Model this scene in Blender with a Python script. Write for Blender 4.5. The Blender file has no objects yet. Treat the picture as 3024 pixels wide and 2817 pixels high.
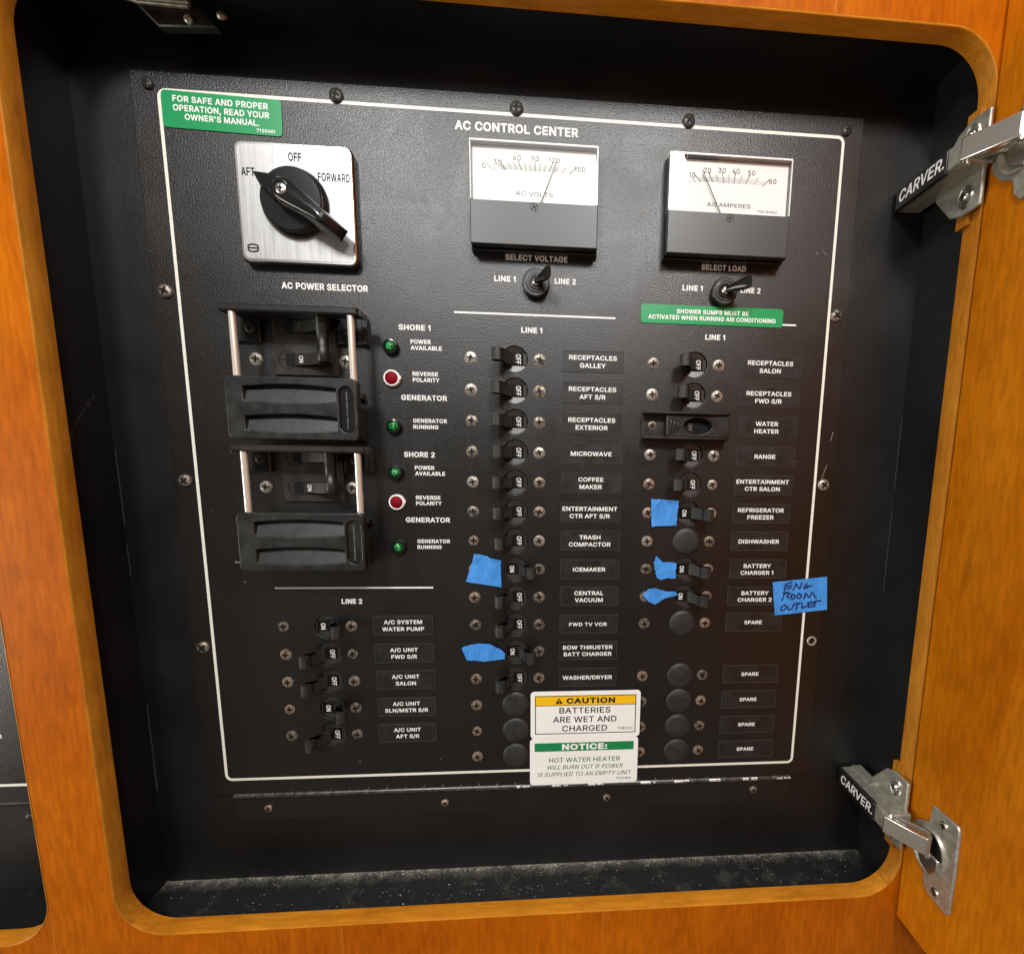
import bpy, bmesh, math, random
from mathutils import Vector, Matrix
from mathutils.geometry import delaunay_2d_cdt
random.seed(7)
S = bpy.context.scene
COL = S.collection
R = math.radians

# All measures are millimetres on the panel: x right, y DOWN, h out of the panel
# towards the viewer.  V() turns them into metres in the world (panel face = XZ plane).
def V(x, y, h=0.0):
    return Vector((x * .001, -h * .001, -y * .001))

# ------------------------------------------------------------------ camera
cd = bpy.data.cameras.new("camera"); cam = bpy.data.objects.new("camera", cd); COL.objects.link(cam)
cd.sensor_width = 36; cd.sensor_fit = 'HORIZONTAL'; cd.lens = 16.239
cd.shift_x = -.0688; cd.shift_y = .0567
cd.clip_start = .01; cd.clip_end = 60
Rm = ((.99737145, -.01477391, -.0709361), (.00480082, .99031532, -.13875346), (.07229904, .13804819, .98778315))
w_ = [Vector((r[0], r[2], -r[1])) for r in Rm]
cam.matrix_world = Matrix.Translation(V(4.536, 68.095, 302.515)) @ Matrix((w_[0], -w_[1], -w_[2])).transposed().to_4x4()
S.camera = cam

# ------------------------------------------------------------------ light
world = bpy.data.worlds.new("World"); S.world = world; world.use_nodes = True
world.node_tree.nodes['Background'].inputs[0].default_value = (1.0, .87, .75, 1)
world.node_tree.nodes['Background'].inputs[1].default_value = .20

def area(name, loc, look, sx, sy, power, color, shape='ELLIPSE'):
    l = bpy.data.lights.new(name, 'AREA'); l.shape = shape; l.size = sx; l.size_y = sy
    l.energy = power; l.color = color
    o = bpy.data.objects.new(name, l); COL.objects.link(o)
    o.location = loc; d = look - loc
    o.rotation_euler = d.to_track_quat('-Z', 'Y').to_euler()
    return o
area('ceiling_light', V(-55, -560, 900), V(-20, -60, 0), .74, .36, 2.4, (1.0, .98, .95))
for x in (-332, 216):                       # two round downlights behind the photographer
    area('downlight', V(x, -600, 905), V(x * .3, 0, 0), .22, .22, 6.4, (1.0, .995, .98), 'DISK')
area('overhead_fill', V(150, -900, 420), V(0, 100, 0), .9, .5, 1.6, (1.0, .96, .9))  # added soft fill from above, no known lamp
area('door_fill', V(-1400, 250, 420), V(240, 60, 100), .7, .7, 10.5, (1.0, .95, .86))  # added fill from the left to brighten the door, no known lamp
area('corner_fill', V(620, -680, 620), V(180, -120, 0), .6, .5, 2.6, (.94, .98, 1.0), 'RECTANGLE')  # added fill, reflects grey in the upper right recess; no known window
S.view_settings.view_transform = 'Standard'; S.view_settings.look = 'None'
S.view_settings.exposure = 0; S.view_settings.gamma = 1
S.cycles.max_bounces = 8; S.cycles.use_denoising = True

# ------------------------------------------------------------------ materials
def newmat(name):
    m = bpy.data.materials.new(name); m.use_nodes = True
    nt = m.node_tree; return m, nt, nt.nodes['Principled BSDF']
def nd(nt, typ, **kw):
    n = nt.nodes.new(typ)
    for k, v in kw.items():
        if k in n.inputs.keys(): n.inputs[k].default_value = v
        else: setattr(n, k, v)
    return n
def coords(nt, scale=(1, 1, 1), rand=False):
    g = nt.nodes.new('ShaderNodeNewGeometry'); mp = nt.nodes.new('ShaderNodeMapping')
    mp.inputs['Scale'].default_value = scale; nt.links.new(g.outputs['Position'], mp.inputs[0])
    if rand:
        oi = nt.nodes.new('ShaderNodeObjectInfo'); nt.links.new(oi.outputs['Random'], mp.inputs['Location'])
    return mp.outputs[0]
def ramp(nt, src, stops):
    r = nt.nodes.new('ShaderNodeValToRGB'); e = r.color_ramp.elements
    e[0].position, e[0].color = stops[0][0], tuple(stops[0][1]) + (1,)
    e[1].position, e[1].color = stops[-1][0], tuple(stops[-1][1]) + (1,)
    for p, c in stops[1:-1]:
        x = e.new(p); x.color = tuple(c) + (1,)
    nt.links.new(src, r.inputs[0]); return r.outputs[0]
def g3(v): return (v, v, v)
def mixc(nt, fac, a, b):
    m = nt.nodes.new('ShaderNodeMix'); m.data_type = 'RGBA'
    if hasattr(fac, 'links'): nt.links.new(fac, m.inputs[0])
    else: m.inputs[0].default_value = fac
    for i, c in ((6, a), (7, b)):
        if hasattr(c, 'links'): nt.links.new(c, m.inputs[i])
        else: m.inputs[i].default_value = tuple(c) + (1,)
    return m.outputs[2]
def bump(nt, b, src, dist, strength=1.0):
    n = nt.nodes.new('ShaderNodeBump'); n.inputs['Distance'].default_value = dist
    n.inputs['Strength'].default_value = strength; nt.links.new(src, n.inputs['Height'])
    prev = b.inputs['Normal'].links
    if prev: nt.links.new(prev[0].from_socket, n.inputs['Normal'])
    nt.links.new(n.outputs[0], b.inputs['Normal'])
def mat(name, color, rough=.5, metal=0., spec=.5, var=0., vscale=200, bmp=0., bscale=900, coat=0.):
    m, nt, b = newmat(name)
    b.inputs['Base Color'].default_value = tuple(color) + (1,)
    b.inputs['Roughness'].default_value = rough; b.inputs['Metallic'].default_value = metal
    b.inputs['Specular IOR Level'].default_value = spec; b.inputs['Coat Weight'].default_value = coat
    if var:
        n = nd(nt, 'ShaderNodeTexNoise', Scale=vscale, Detail=4.0); nt.links.new(coords(nt), n.inputs[0])
        lo = [c * (1 - var) for c in color]; hi = [min(1, c * (1 + var)) for c in color]
        nt.links.new(ramp(nt, n.outputs[0], [(.35, lo), (.65, hi)]), b.inputs['Base Color'])
        r = ramp(nt, n.outputs[0], [(.3, g3(max(.03, rough - .08))), (.7, g3(rough + .08))]); nt.links.new(r, b.inputs['Roughness'])
    if bmp:
        n = nd(nt, 'ShaderNodeTexNoise', Scale=bscale, Detail=3.0); nt.links.new(coords(nt), n.inputs[0])
        bump(nt, b, n.outputs[0], bmp)
    return m

def panel_mat():
    m, nt, b = newmat('textured_black_powder_coat')
    c = coords(nt)
    n1 = nd(nt, 'ShaderNodeTexNoise', Scale=1150., Detail=2.5, Roughness=.6); nt.links.new(c, n1.inputs[0])
    n2 = nd(nt, 'ShaderNodeTexNoise', Scale=9., Detail=4.); nt.links.new(c, n2.inputs[0])
    n3 = nd(nt, 'ShaderNodeTexNoise', Scale=330., Detail=2.); nt.links.new(c, n3.inputs[0])
    base = ramp(nt, n2.outputs[0], [(.3, (.0032, .0027, .0024)), (.7, (.0065, .0056, .0050))])
    spk = ramp(nt, n1.outputs[0], [(.66, g3(0)), (.76, g3(1))])
    col = mixc(nt, spk, base, (.024, .0225, .021)); nt.links.new(col, b.inputs['Base Color'])
    b.inputs['Specular IOR Level'].default_value = .62
    n4 = nd(nt, 'ShaderNodeTexNoise', Scale=26., Detail=6., Roughness=.6, Distortion=.8); nt.links.new(c, n4.inputs[0])
    nt.links.new(ramp(nt, n4.outputs[0], [(.3, g3(.29)), (.72, g3(.39))]), b.inputs['Roughness'])
    bump(nt, b, n1.outputs[0], .00020)
    return m
def recess_mat():
    m, nt, b = newmat('scuffed_black_paint')
    c = coords(nt, (1, 1, .12)); c2 = coords(nt)
    n1 = nd(nt, 'ShaderNodeTexNoise', Scale=60., Detail=5.); nt.links.new(c, n1.inputs[0])
    n2 = nd(nt, 'ShaderNodeTexNoise', Scale=500., Detail=2.); nt.links.new(c2, n2.inputs[0])
    n3 = nd(nt, 'ShaderNodeTexNoise', Scale=14., Detail=5.); nt.links.new(c2, n3.inputs[0])
    base = ramp(nt, n3.outputs[0], [(.3, (.0028, .003, .0033)), (.75, (.0065, .007, .0077))])
    sc = ramp(nt, n1.outputs[0], [(.70, g3(0)), (.80, g3(.6))])
    nt.links.new(mixc(nt, sc, base, (.018, .0185, .019)), b.inputs['Base Color'])
    nt.links.new(ramp(nt, n3.outputs[0], [(.3, g3(.36)), (.7, g3(.50))]), b.inputs['Roughness'])
    b.inputs['Specular IOR Level'].default_value = .5
    bump(nt, b, n2.outputs[0], .0001)
    return m
def dusty_mat():
    m, nt, b = newmat('dusty_black_ledge')
    c = coords(nt); g = nt.nodes.new('ShaderNodeNewGeometry')
    sx = nt.nodes.new('ShaderNodeSeparateXYZ'); nt.links.new(g.outputs['Position'], sx.inputs[0])
    back = nd(nt, 'ShaderNodeMapRange'); nt.links.new(sx.outputs['Y'], back.inputs[0])   # dust gathered at the back edge
    for k, v in ((1, -.0075), (2, .0030), (3, 0.), (4, .34)): back.inputs[k].default_value = v
    n1 = nd(nt, 'ShaderNodeTexNoise', Scale=60., Detail=9., Roughness=.75); nt.links.new(c, n1.inputs[0])
    n2 = nd(nt, 'ShaderNodeTexNoise', Scale=700., Detail=3., Roughness=.7); nt.links.new(c, n2.inputs[0])
    ad = nt.nodes.new('ShaderNodeMath'); ad.operation = 'ADD'; nt.links.new(n1.outputs[0], ad.inputs[0]); nt.links.new(back.outputs[0], ad.inputs[1])
    d = ramp(nt, ad.outputs[0], [(.52, g3(0)), (.72, g3(.16)), (.98, g3(1))])
    sp = ramp(nt, n2.outputs[0], [(.42, g3(.35)), (.62, g3(1))])
    mu = nt.nodes.new('ShaderNodeMath'); mu.operation = 'MULTIPLY'; nt.links.new(d, mu.inputs[0]); nt.links.new(sp, mu.inputs[1])
    nt.links.new(mixc(nt, mu.outputs[0], (.012, .0128, .0135), (.50, .49, .40)), b.inputs['Base Color'])
    b.inputs['Roughness'].default_value = .38
    bump(nt, b, n2.outputs[0], .0003)
    return m
def wood_mat(name, a, b_, c_, axis=2, rough=.42, scale=1.):
    m, nt, b = newmat(name)
    sc = [1, 1, 1]; sc[axis] = .16
    c = coords(nt, sc); c2 = coords(nt, [1, 1, 1]); sc3 = [1, 1, 1]; sc3[axis] = .2; c3 = coords(nt, sc3)
    n1 = nd(nt, 'ShaderNodeTexNoise', Scale=15. * scale, Detail=10., Roughness=.6, Distortion=1.6); nt.links.new(c, n1.inputs[0])
    n2 = nd(nt, 'ShaderNodeTexNoise', Scale=16., Detail=9., Roughness=.66); nt.links.new(c2, n2.inputs[0])
    n3 = nd(nt, 'ShaderNodeTexNoise', Scale=420., Detail=3.); nt.links.new(c, n3.inputs[0])
    n4 = nd(nt, 'ShaderNodeTexNoise', Scale=75., Detail=3.); nt.links.new(c3, n4.inputs[0])
    col = ramp(nt, n1.outputs[0], [(.32, a), (.5, b_), (.68, c_)])
    t = ramp(nt, n2.outputs[0], [(.30, (.84, .77, .70)), (.70, (1.12, 1.18, 1.25))])
    mm = nt.nodes.new('ShaderNodeMix'); mm.data_type = 'RGBA'; mm.blend_type = 'MULTIPLY'; mm.inputs[0].default_value = 1
    nt.links.new(col, mm.inputs[6]); nt.links.new(t, mm.inputs[7])
    dk = ramp(nt, n4.outputs[0], [(.67, g3(0)), (.80, g3(.5))])
    c5 = mixc(nt, dk, mm.outputs[2], [x * .45 for x in a])
    fine = ramp(nt, n3.outputs[0], [(.32, g3(.82)), (.68, g3(1.1))])
    m2 = nt.nodes.new('ShaderNodeMix'); m2.data_type = 'RGBA'; m2.blend_type = 'MULTIPLY'; m2.inputs[0].default_value = 1
    nt.links.new(c5, m2.inputs[6]); nt.links.new(fine, m2.inputs[7])
    nt.links.new(m2.outputs[2], b.inputs['Base Color'])
    b.inputs['Roughness'].default_value = rough; b.inputs['Specular IOR Level'].default_value = .07
    bump(nt, b, n3.outputs[0], .00006)
    return m
def brushed(name):
    m, nt, b = newmat(name)
    c = coords(nt, (1, 1, .03))
    n = nd(nt, 'ShaderNodeTexNoise', Scale=900., Detail=4.); nt.links.new(c, n.inputs[0])
    n2 = nd(nt, 'ShaderNodeTexNoise', Scale=60., Detail=4.); nt.links.new(coords(nt), n2.inputs[0])
    nt.links.new(ramp(nt, n.outputs[0], [(.3, g3(.33)), (.7, g3(.45))]), b.inputs['Base Color'])
    nt.links.new(ramp(nt, n2.outputs[0], [(.3, g3(.38)), (.7, g3(.5))]), b.inputs['Roughness'])
    b.inputs['Metallic'].default_value = .72
    bump(nt, b, n.outputs[0], .00003)
    return m
def screw_mat(name, a, b_, metal, rough):
    m, nt, b = newmat(name)
    n = nd(nt, 'ShaderNodeTexNoise', Scale=420., Detail=5., Roughness=.65); nt.links.new(coords(nt, rand=True), n.inputs[0])
    f = ramp(nt, n.outputs[0], [(.40, g3(0)), (.56, g3(1))])
    nt.links.new(mixc(nt, f, a, b_), b.inputs['Base Color'])
    mt = ramp(nt, n.outputs[0], [(.40, g3(.2)), (.56, g3(metal))]); nt.links.new(mt, b.inputs['Metallic'])
    b.inputs['Roughness'].default_value = rough
    bump(nt, b, n.outputs[0], .0001)
    return m
def tape_mat():
    m, nt, b = newmat('blue_crepe_tape')
    n = nd(nt, 'ShaderNodeTexNoise', Scale=140., Detail=4.); nt.links.new(coords(nt, (1, 1, .5)), n.inputs[0])
    n2 = nd(nt, 'ShaderNodeTexNoise', Scale=900., Detail=2.); nt.links.new(coords(nt, (1, 1, .3)), n2.inputs[0])
    nt.links.new(ramp(nt, n.outputs[0], [(.3, (.030, .195, .56)), (.7, (.052, .285, .75))]), b.inputs['Base Color'])
    b.inputs['Roughness'].default_value = .62
    b.inputs['Subsurface Weight'].default_value = 0
    bump(nt, b, n2.outputs[0], .0005); bump(nt, b, n.outputs[0], .0009)
    return m
def glass_mat():
    m, nt, b = newmat('clear_acrylic')
    nt.nodes.remove(b)
    out = nt.nodes['Material Output']; t = nt.nodes.new('ShaderNodeBsdfTransparent'); t.inputs[0].default_value = (.96, .97, .96, 1)
    g = nt.nodes.new('ShaderNodeBsdfGlossy'); g.inputs['Roughness'].default_value = .03
    f = nt.nodes.new('ShaderNodeFresnel'); f.inputs[0].default_value = 1.47
    x = nt.nodes.new('ShaderNodeMixShader'); nt.links.new(f.outputs[0], x.inputs[0]); nt.links.new(t.outputs[0], x.inputs[1]); nt.links.new(g.outputs[0], x.inputs[2])
    nt.links.new(x.outputs[0], out.inputs[0]); return m
def green_mat():
    m, nt, b = newmat('green_lens')
    b.inputs['Base Color'].default_value = (.01, .16, .035, 1); b.inputs['Roughness'].default_value = .1
    b.inputs['Coat Weight'].default_value = .6
    v = nd(nt, 'ShaderNodeTexVoronoi', Scale=900.); nt.links.new(coords(nt), v.inputs[0])
    nt.links.new(ramp(nt, v.outputs['Distance'], [(.15, (.03, .55, .12)), (.6, (.003, .06, .012))]), b.inputs['Base Color'])
    nt.links.new(ramp(nt, v.outputs['Distance'], [(.1, (.02, .5, .10)), (.5, (0, .02, .004))]), b.inputs['Emission Color'])
    b.inputs['Emission Strength'].default_value = .3
    bump(nt, b, v.outputs['Distance'], .0006)
    return m

M = {}
M['panel'] = panel_mat(); M['recess'] = recess_mat(); M['ledge'] = dusty_mat()
M['wood'] = wood_mat('cherry_veneer', (.37, .078, .0008), (.415, .096, .001), (.46, .118, .0015), 2)
M['door'] = wood_mat('golden_cherry_veneer', (.52, .142, .002), (.58, .170, .003), (.64, .205, .006), 2, .5)
M['edge'] = wood_mat('pale_edge_banding', (.33, .115, .009), (.40, .15, .013), (.46, .185, .02), 2, .42)
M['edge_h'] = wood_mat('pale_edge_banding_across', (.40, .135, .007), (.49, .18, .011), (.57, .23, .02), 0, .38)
M['seam'] = mat('worn_veneer_seam', (.44, .16, .012), .5)
M['plastic'] = mat('black_plastic', (.012, .012, .0125), .32, spec=.5, bmp=.00006, bscale=1500)
M['plastic_gloss'] = mat('glossy_black_plastic', (.009, .009, .010), .16, spec=.5)
M['plastic_matte'] = mat('matte_black_plastic', (.009, .0088, .0085), .40, spec=.5, var=.25, vscale=120, bmp=.00008, bscale=1300)
M['lever'] = mat('worn_charcoal_plastic', (.018, .0175, .017), .5, var=.35, vscale=500, bmp=.0001, bscale=1200)
M['boss'] = mat('breaker_boss_plastic', (.014, .014, .014), .27, spec=1.0)
M['void'] = mat('dark_slot', (.003, .003, .003), .6, spec=.2)
M['plug'] = mat('charcoal_plug', (.017, .0175, .0175), .5, var=.2, vscale=150, bmp=.0001, bscale=1500)
M['white'] = mat('white_print', (.82, .81, .78), .5, var=.06, vscale=900)
M['line'] = mat('off_white_paint', (.74, .72, .64), .5, var=.08, vscale=600)
M['ridge'] = mat('label_ridge', (.035, .035, .034), .34, spec=.7)  # lighter grey stands in for plate edges catching the light
M['plate'] = mat('black_label_stock', (.011, .0105, .010), .42, spec=.5, var=.3, vscale=90)
M['chrome'] = mat('nickel_plate', (.74, .72, .68), .26, 1.)
M['chrome_s'] = mat('satin_zinc', (.44, .425, .36), .36, .62, var=.15, vscale=300)
M['rod'] = mat('polished_steel_rod', (.86, .80, .73), .3, .7)
M['alu'] = brushed('brushed_aluminium')
M['rim'] = mat('bright_trim', (.78, .78, .77), .2, 1.)
M['dial'] = mat('white_dial_card', (.80, .80, .79), .5)
M['ink'] = mat('black_ink', (.014, .014, .016), .6, spec=.2)
M['ink_m'] = mat('dial_ink', (.028, .028, .03), .6)
M['ink_grey'] = mat('dark_grey_ink', (.06, .06, .06), .5)
M['mcover'] = mat('meter_black_cover', (.020, .021, .021), .40, spec=.6)
M['glass'] = glass_mat()
M['s_nickel'] = screw_mat('worn_nickel_screw', (.13, .11, .09), (.47, .42, .36), .75, .36)
M['s_dark'] = screw_mat('blackened_screw', (.012, .012, .012), (.06, .055, .05), .5, .42)
M['s_brass'] = screw_mat('tarnished_screw', (.08, .052, .036), (.34, .26, .195), .6, .42)
M['s_mixed'] = screw_mat('half_painted_screw', (.02, .018, .016), (.30, .25, .20), .7, .4)
M['green'] = green_mat(); M['bezel'] = mat('white_bezel', (.85, .84, .82), .5)
M['red'] = mat('red_lens', (.19, .0015, .008), .6, spec=.12)
M['st_green'] = mat('green_sticker', (.004, .27, .085), .28, coat=.3)
M['st_white'] = mat('white_sticker', (.80, .80, .77), .35, coat=.2, var=.03, vscale=40)
M['st_yellow'] = mat('yellow_print', (.80, .46, .004), .4)
M['st_green2'] = mat('green_print', (.006, .20, .06), .4)
M['green_ink'] = mat('green_ink', (.02, .13, .07), .5)
M['tape'] = tape_mat(); M['pen'] = mat('marker_ink', (.006, .012, .07), .45)
M['debris'] = mat('pale_debris', (.55, .52, .42), .8)
M['scratch'] = mat('scratch_mark', (.16, .16, .155), .6)
M['scuff'] = mat('faint_scuff', (.035, .036, .037), .6)
M['bare'] = mat('bare_metal_wear', (.66, .65, .62), .4, .6, var=.35, vscale=500)

# ------------------------------------------------------------------ object helpers
OFF = {}
def link(o, mm=(0, 0, 0), parent=None):
    COL.objects.link(o); p = Vector(mm)
    OFF[o.name] = p
    if parent is not None:
        while parent.parent is not None and parent.parent.parent is not None: parent = parent.parent   # never below sub-part
        o.parent = parent; d = p - OFF[parent.name]
    else: d = p
    o.location = V(*d)
    return o
def tag(o, label=None, cat=None, group=None, kind=None):
    if label: o['label'] = label
    if cat: o['category'] = cat
    if group: o['group'] = group
    if kind: o['kind'] = kind
    return o
def empty(name, mm, label, cat, group=None):
    o = bpy.data.objects.new(name, None); o.empty_display_size = .01
    return tag(link(o, mm), label, cat, group)
def shade(me, ang=35):
    if len(me.polygons):
        me.polygons.foreach_set('use_smooth', [True] * len(me.polygons))
        me.set_sharp_from_angle(angle=R(ang))
class MB:
    """collects solids in mm (x, y down, h), relative to the object's own place"""
    def __init__(s): s.bm = bmesh.new(); s.i = 0
    def _f(s, vs, m=None):
        try: f = s.bm.faces.new(vs)
        except ValueError: return None
        f.material_index = s.i if m is None else m
        return f
    def v(s, x, y, h): return s.bm.verts.new(V(x, y, h))
    def prism(s, pts, h0, h1, bev=0., top=None, m=None):
        """pts: outline; extruded h0..h1; bev insets the front rim"""
        n = len(pts)
        rings = [[s.v(x, y, h0) for x, y in pts]]
        if bev:
            rings.append([s.v(x, y, h1 - bev) for x, y in pts])
            cx = sum(p[0] for p in pts) / n; cy = sum(p[1] for p in pts) / n
            q = inset(pts, bev)
            rings.append([s.v(x, y, h1) for x, y in q])
        else: rings.append([s.v(x, y, h1) for x, y in pts])
        for a, b in zip(rings, rings[1:]):
            for k in range(n): s._f((a[k], a[(k + 1) % n], b[(k + 1) % n], b[k]), m)
        s._f(rings[-1], top if top is not None else m); s._f(rings[0][::-1], m)
        return s
    def box(s, x0, x1, y0, y1, h0, h1, bev=0., m=None, top=None):
        return s.prism([(x0, y0), (x1, y0), (x1, y1), (x0, y1)], h0, h1, bev, top, m)
    def cyl(s, x, y, r, h0, h1, n=32, bev=0., m=None, top=None, r1=None):
        return s.lathe(x, y, [(r, h0), (r, h1 - bev), ((r - bev) if r1 is None else r1, h1)], n, m, top)
    def lathe(s, x, y, prof, n=32, m=None, top=None, cap0=True):
        rings = []
        for r, h in prof:
            if r <= 1e-6: rings.append([s.v(x, y, h)])
            else: rings.append([s.v(x + r * math.cos(2 * math.pi * k / n), y + r * math.sin(2 * math.pi * k / n), h) for k in range(n)])
        for a, b in zip(rings, rings[1:]):
            if len(b) == 1:
                for k in range(n): s._f((a[k], a[(k + 1) % n], b[0]), m)
            elif len(a) == 1:
                for k in range(n): s._f((a[0], b[(k + 1) % n], b[k]), m)
            else:
                for k in range(n): s._f((a[k], a[(k + 1) % n], b[(k + 1) % n], b[k]), m)
        if len(rings[-1]) > 1: s._f(rings[-1], top if top is not None else m)
        if cap0 and len(rings[0]) > 1: s._f(rings[0][::-1], m)
        return s
    def loft(s, rings3, m=None, caps=True):
        rs = [[s.v(*p) for p in ring] for ring in rings3]; n = len(rs[0])
        for a, b in zip(rs, rs[1:]):
            for k in range(n): s._f((a[k], a[(k + 1) % n], b[(k + 1) % n], b[k]), m)
        if caps: s._f(rs[-1], m); s._f(rs[0][::-1], m)
        return s
    def ring(s, pin, pout, h0, h1, m=None):
        """closed band between two outlines with equal point counts"""
        n = len(pin)
        A = [s.v(x, y, h0) for x, y in pin]; B = [s.v(x, y, h1) for x, y in pin]
        C = [s.v(x, y, h1) for x, y in pout]; D = [s.v(x, y, h0) for x, y in pout]
        for P, Q in ((A, B), (B, C), (C, D), (D, A)):
            for k in range(n): s._f((P[k], P[(k + 1) % n], Q[(k + 1) % n], Q[k]), m)
        return s
    def tube(s, pts, r, n=8, m=None):
        """round bar through 3-D points (mm)"""
        P = [Vector(p) for p in pts]; rings = []
        for i, p in enumerate(P):
            d = (P[min(i + 1, len(P) - 1)] - P[max(i - 1, 0)]).normalized()
            u = d.cross(Vector((0, 0, 1)));
            if u.length < 1e-3: u = Vector((1, 0, 0))
            u.normalize(); w = d.cross(u)
            rr = r[i] if isinstance(r, (list, tuple)) else r
            rings.append([tuple(p + (u * math.cos(2 * math.pi * k / n) + w * math.sin(2 * math.pi * k / n)) * rr) for k in range(n)])
        return s.loft(rings, m)
    def mesh(s, name, mats, smooth=35, fix=True):
        if fix: bmesh.ops.recalc_face_normals(s.bm, faces=s.bm.faces)
        me = bpy.data.meshes.new(name); s.bm.to_mesh(me); s.bm.free()
        for x in (mats if isinstance(mats, (list, tuple)) else [mats]): me.materials.append(x)
        if smooth: shade(me, smooth)
        return me
    def obj(s, name, mats, mm=(0, 0, 0), parent=None, smooth=35, bevel=0., seg=2):
        me = s.mesh(name, mats, smooth)
        o = link(bpy.data.objects.new(name, me), mm, parent)
        if bevel:
            md = o.modifiers.new('bevel', 'BEVEL'); md.width = bevel * .001; md.segments = seg; md.limit_method = 'ANGLE'; md.angle_limit = R(30)
            md.harden_normals = False
        return o
def inset(pts, d):
    n = len(pts); out = []
    area2 = sum(pts[k][0] * pts[(k + 1) % n][1] - pts[(k + 1) % n][0] * pts[k][1] for k in range(n))
    sg = 1 if area2 > 0 else -1
    for k in range(n):
        p0, p1, p2 = Vector(pts[k - 1]), Vector(pts[k]), Vector(pts[(k + 1) % n])
        a = (p1 - p0).normalized(); b = (p2 - p1).normalized()
        na = Vector((-a.y, a.x)) * sg; nb = Vector((-b.y, b.x)) * sg
        q = na + nb; q = q / max(q.length_squared, 1e-9) * 2 if q.length > 1e-6 else na
        out.append(tuple(p1 + q * d))
    return out
def rrect(x0, x1, y0, y1, r, n=8):
    pts = []
    for cx, cy, a in ((x1 - r, y0 + r, -90), (x1 - r, y1 - r, 0), (x0 + r, y1 - r, 90), (x0 + r, y0 + r, 180)):
        for k in range(n + 1):
            t = R(a + 90 * k / n); pts.append((cx + r * math.cos(t), cy + r * math.sin(t)))
    return pts
def circle(x, y, r, n=32): return [(x + r * math.cos(2 * math.pi * k / n), y + r * math.sin(2 * math.pi * k / n)) for k in range(n)]
def holed_sheet(name, outer, holes, h0, h1, mats, parent=None, bevel=0., mm=(0, 0, 0)):
    """sheet with real holes, through a filled 2-D curve"""
    cu = bpy.data.curves.new(name, 'CURVE'); cu.dimensions = '2D'; cu.fill_mode = 'BOTH'
    for pts in [outer] + holes:
        sp = cu.splines.new('POLY'); sp.points.add(len(pts) - 1); sp.use_cyclic_u = True
        for p, (x, y) in zip(sp.points, pts): p.co = (x * .001, -y * .001, 0, 1)
    cu.extrude = (h1 - h0) * .0005; cu.bevel_depth = bevel * .001; cu.bevel_resolution = 2
    if bevel: cu.extrude -= bevel * .001; cu.offset = -bevel * .001
    t = bpy.data.objects.new('tmp', cu); COL.objects.link(t)
    dg = bpy.context.evaluated_depsgraph_get(); me = bpy.data.meshes.new_from_object(t.evaluated_get(dg))
    bpy.data.objects.remove(t); bpy.data.curves.remove(cu)
    me.name = name
    hm = (h0 + h1) / 2
    for v in me.vertices: v.co = Vector((v.co.x, -(hm * .001) - v.co.z, v.co.y))
    bm = bmesh.new(); bm.from_mesh(me)
    bmesh.ops.remove_doubles(bm, verts=bm.verts, dist=1e-6); bmesh.ops.recalc_face_normals(bm, faces=bm.faces)
    bm.to_mesh(me); bm.free()
    me.materials.clear()
    for x in (mats if isinstance(mats, (list, tuple)) else [mats]): me.materials.append(x)
    shade(me)
    for p in me.polygons:
        if abs(p.normal.y) > .98: p.use_smooth = False
    return link(bpy.data.objects.new(name, me), mm, parent)

# ---- lettering: Blender's built-in font turned into thin meshes, fitted to measured size
TC = {}
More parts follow.
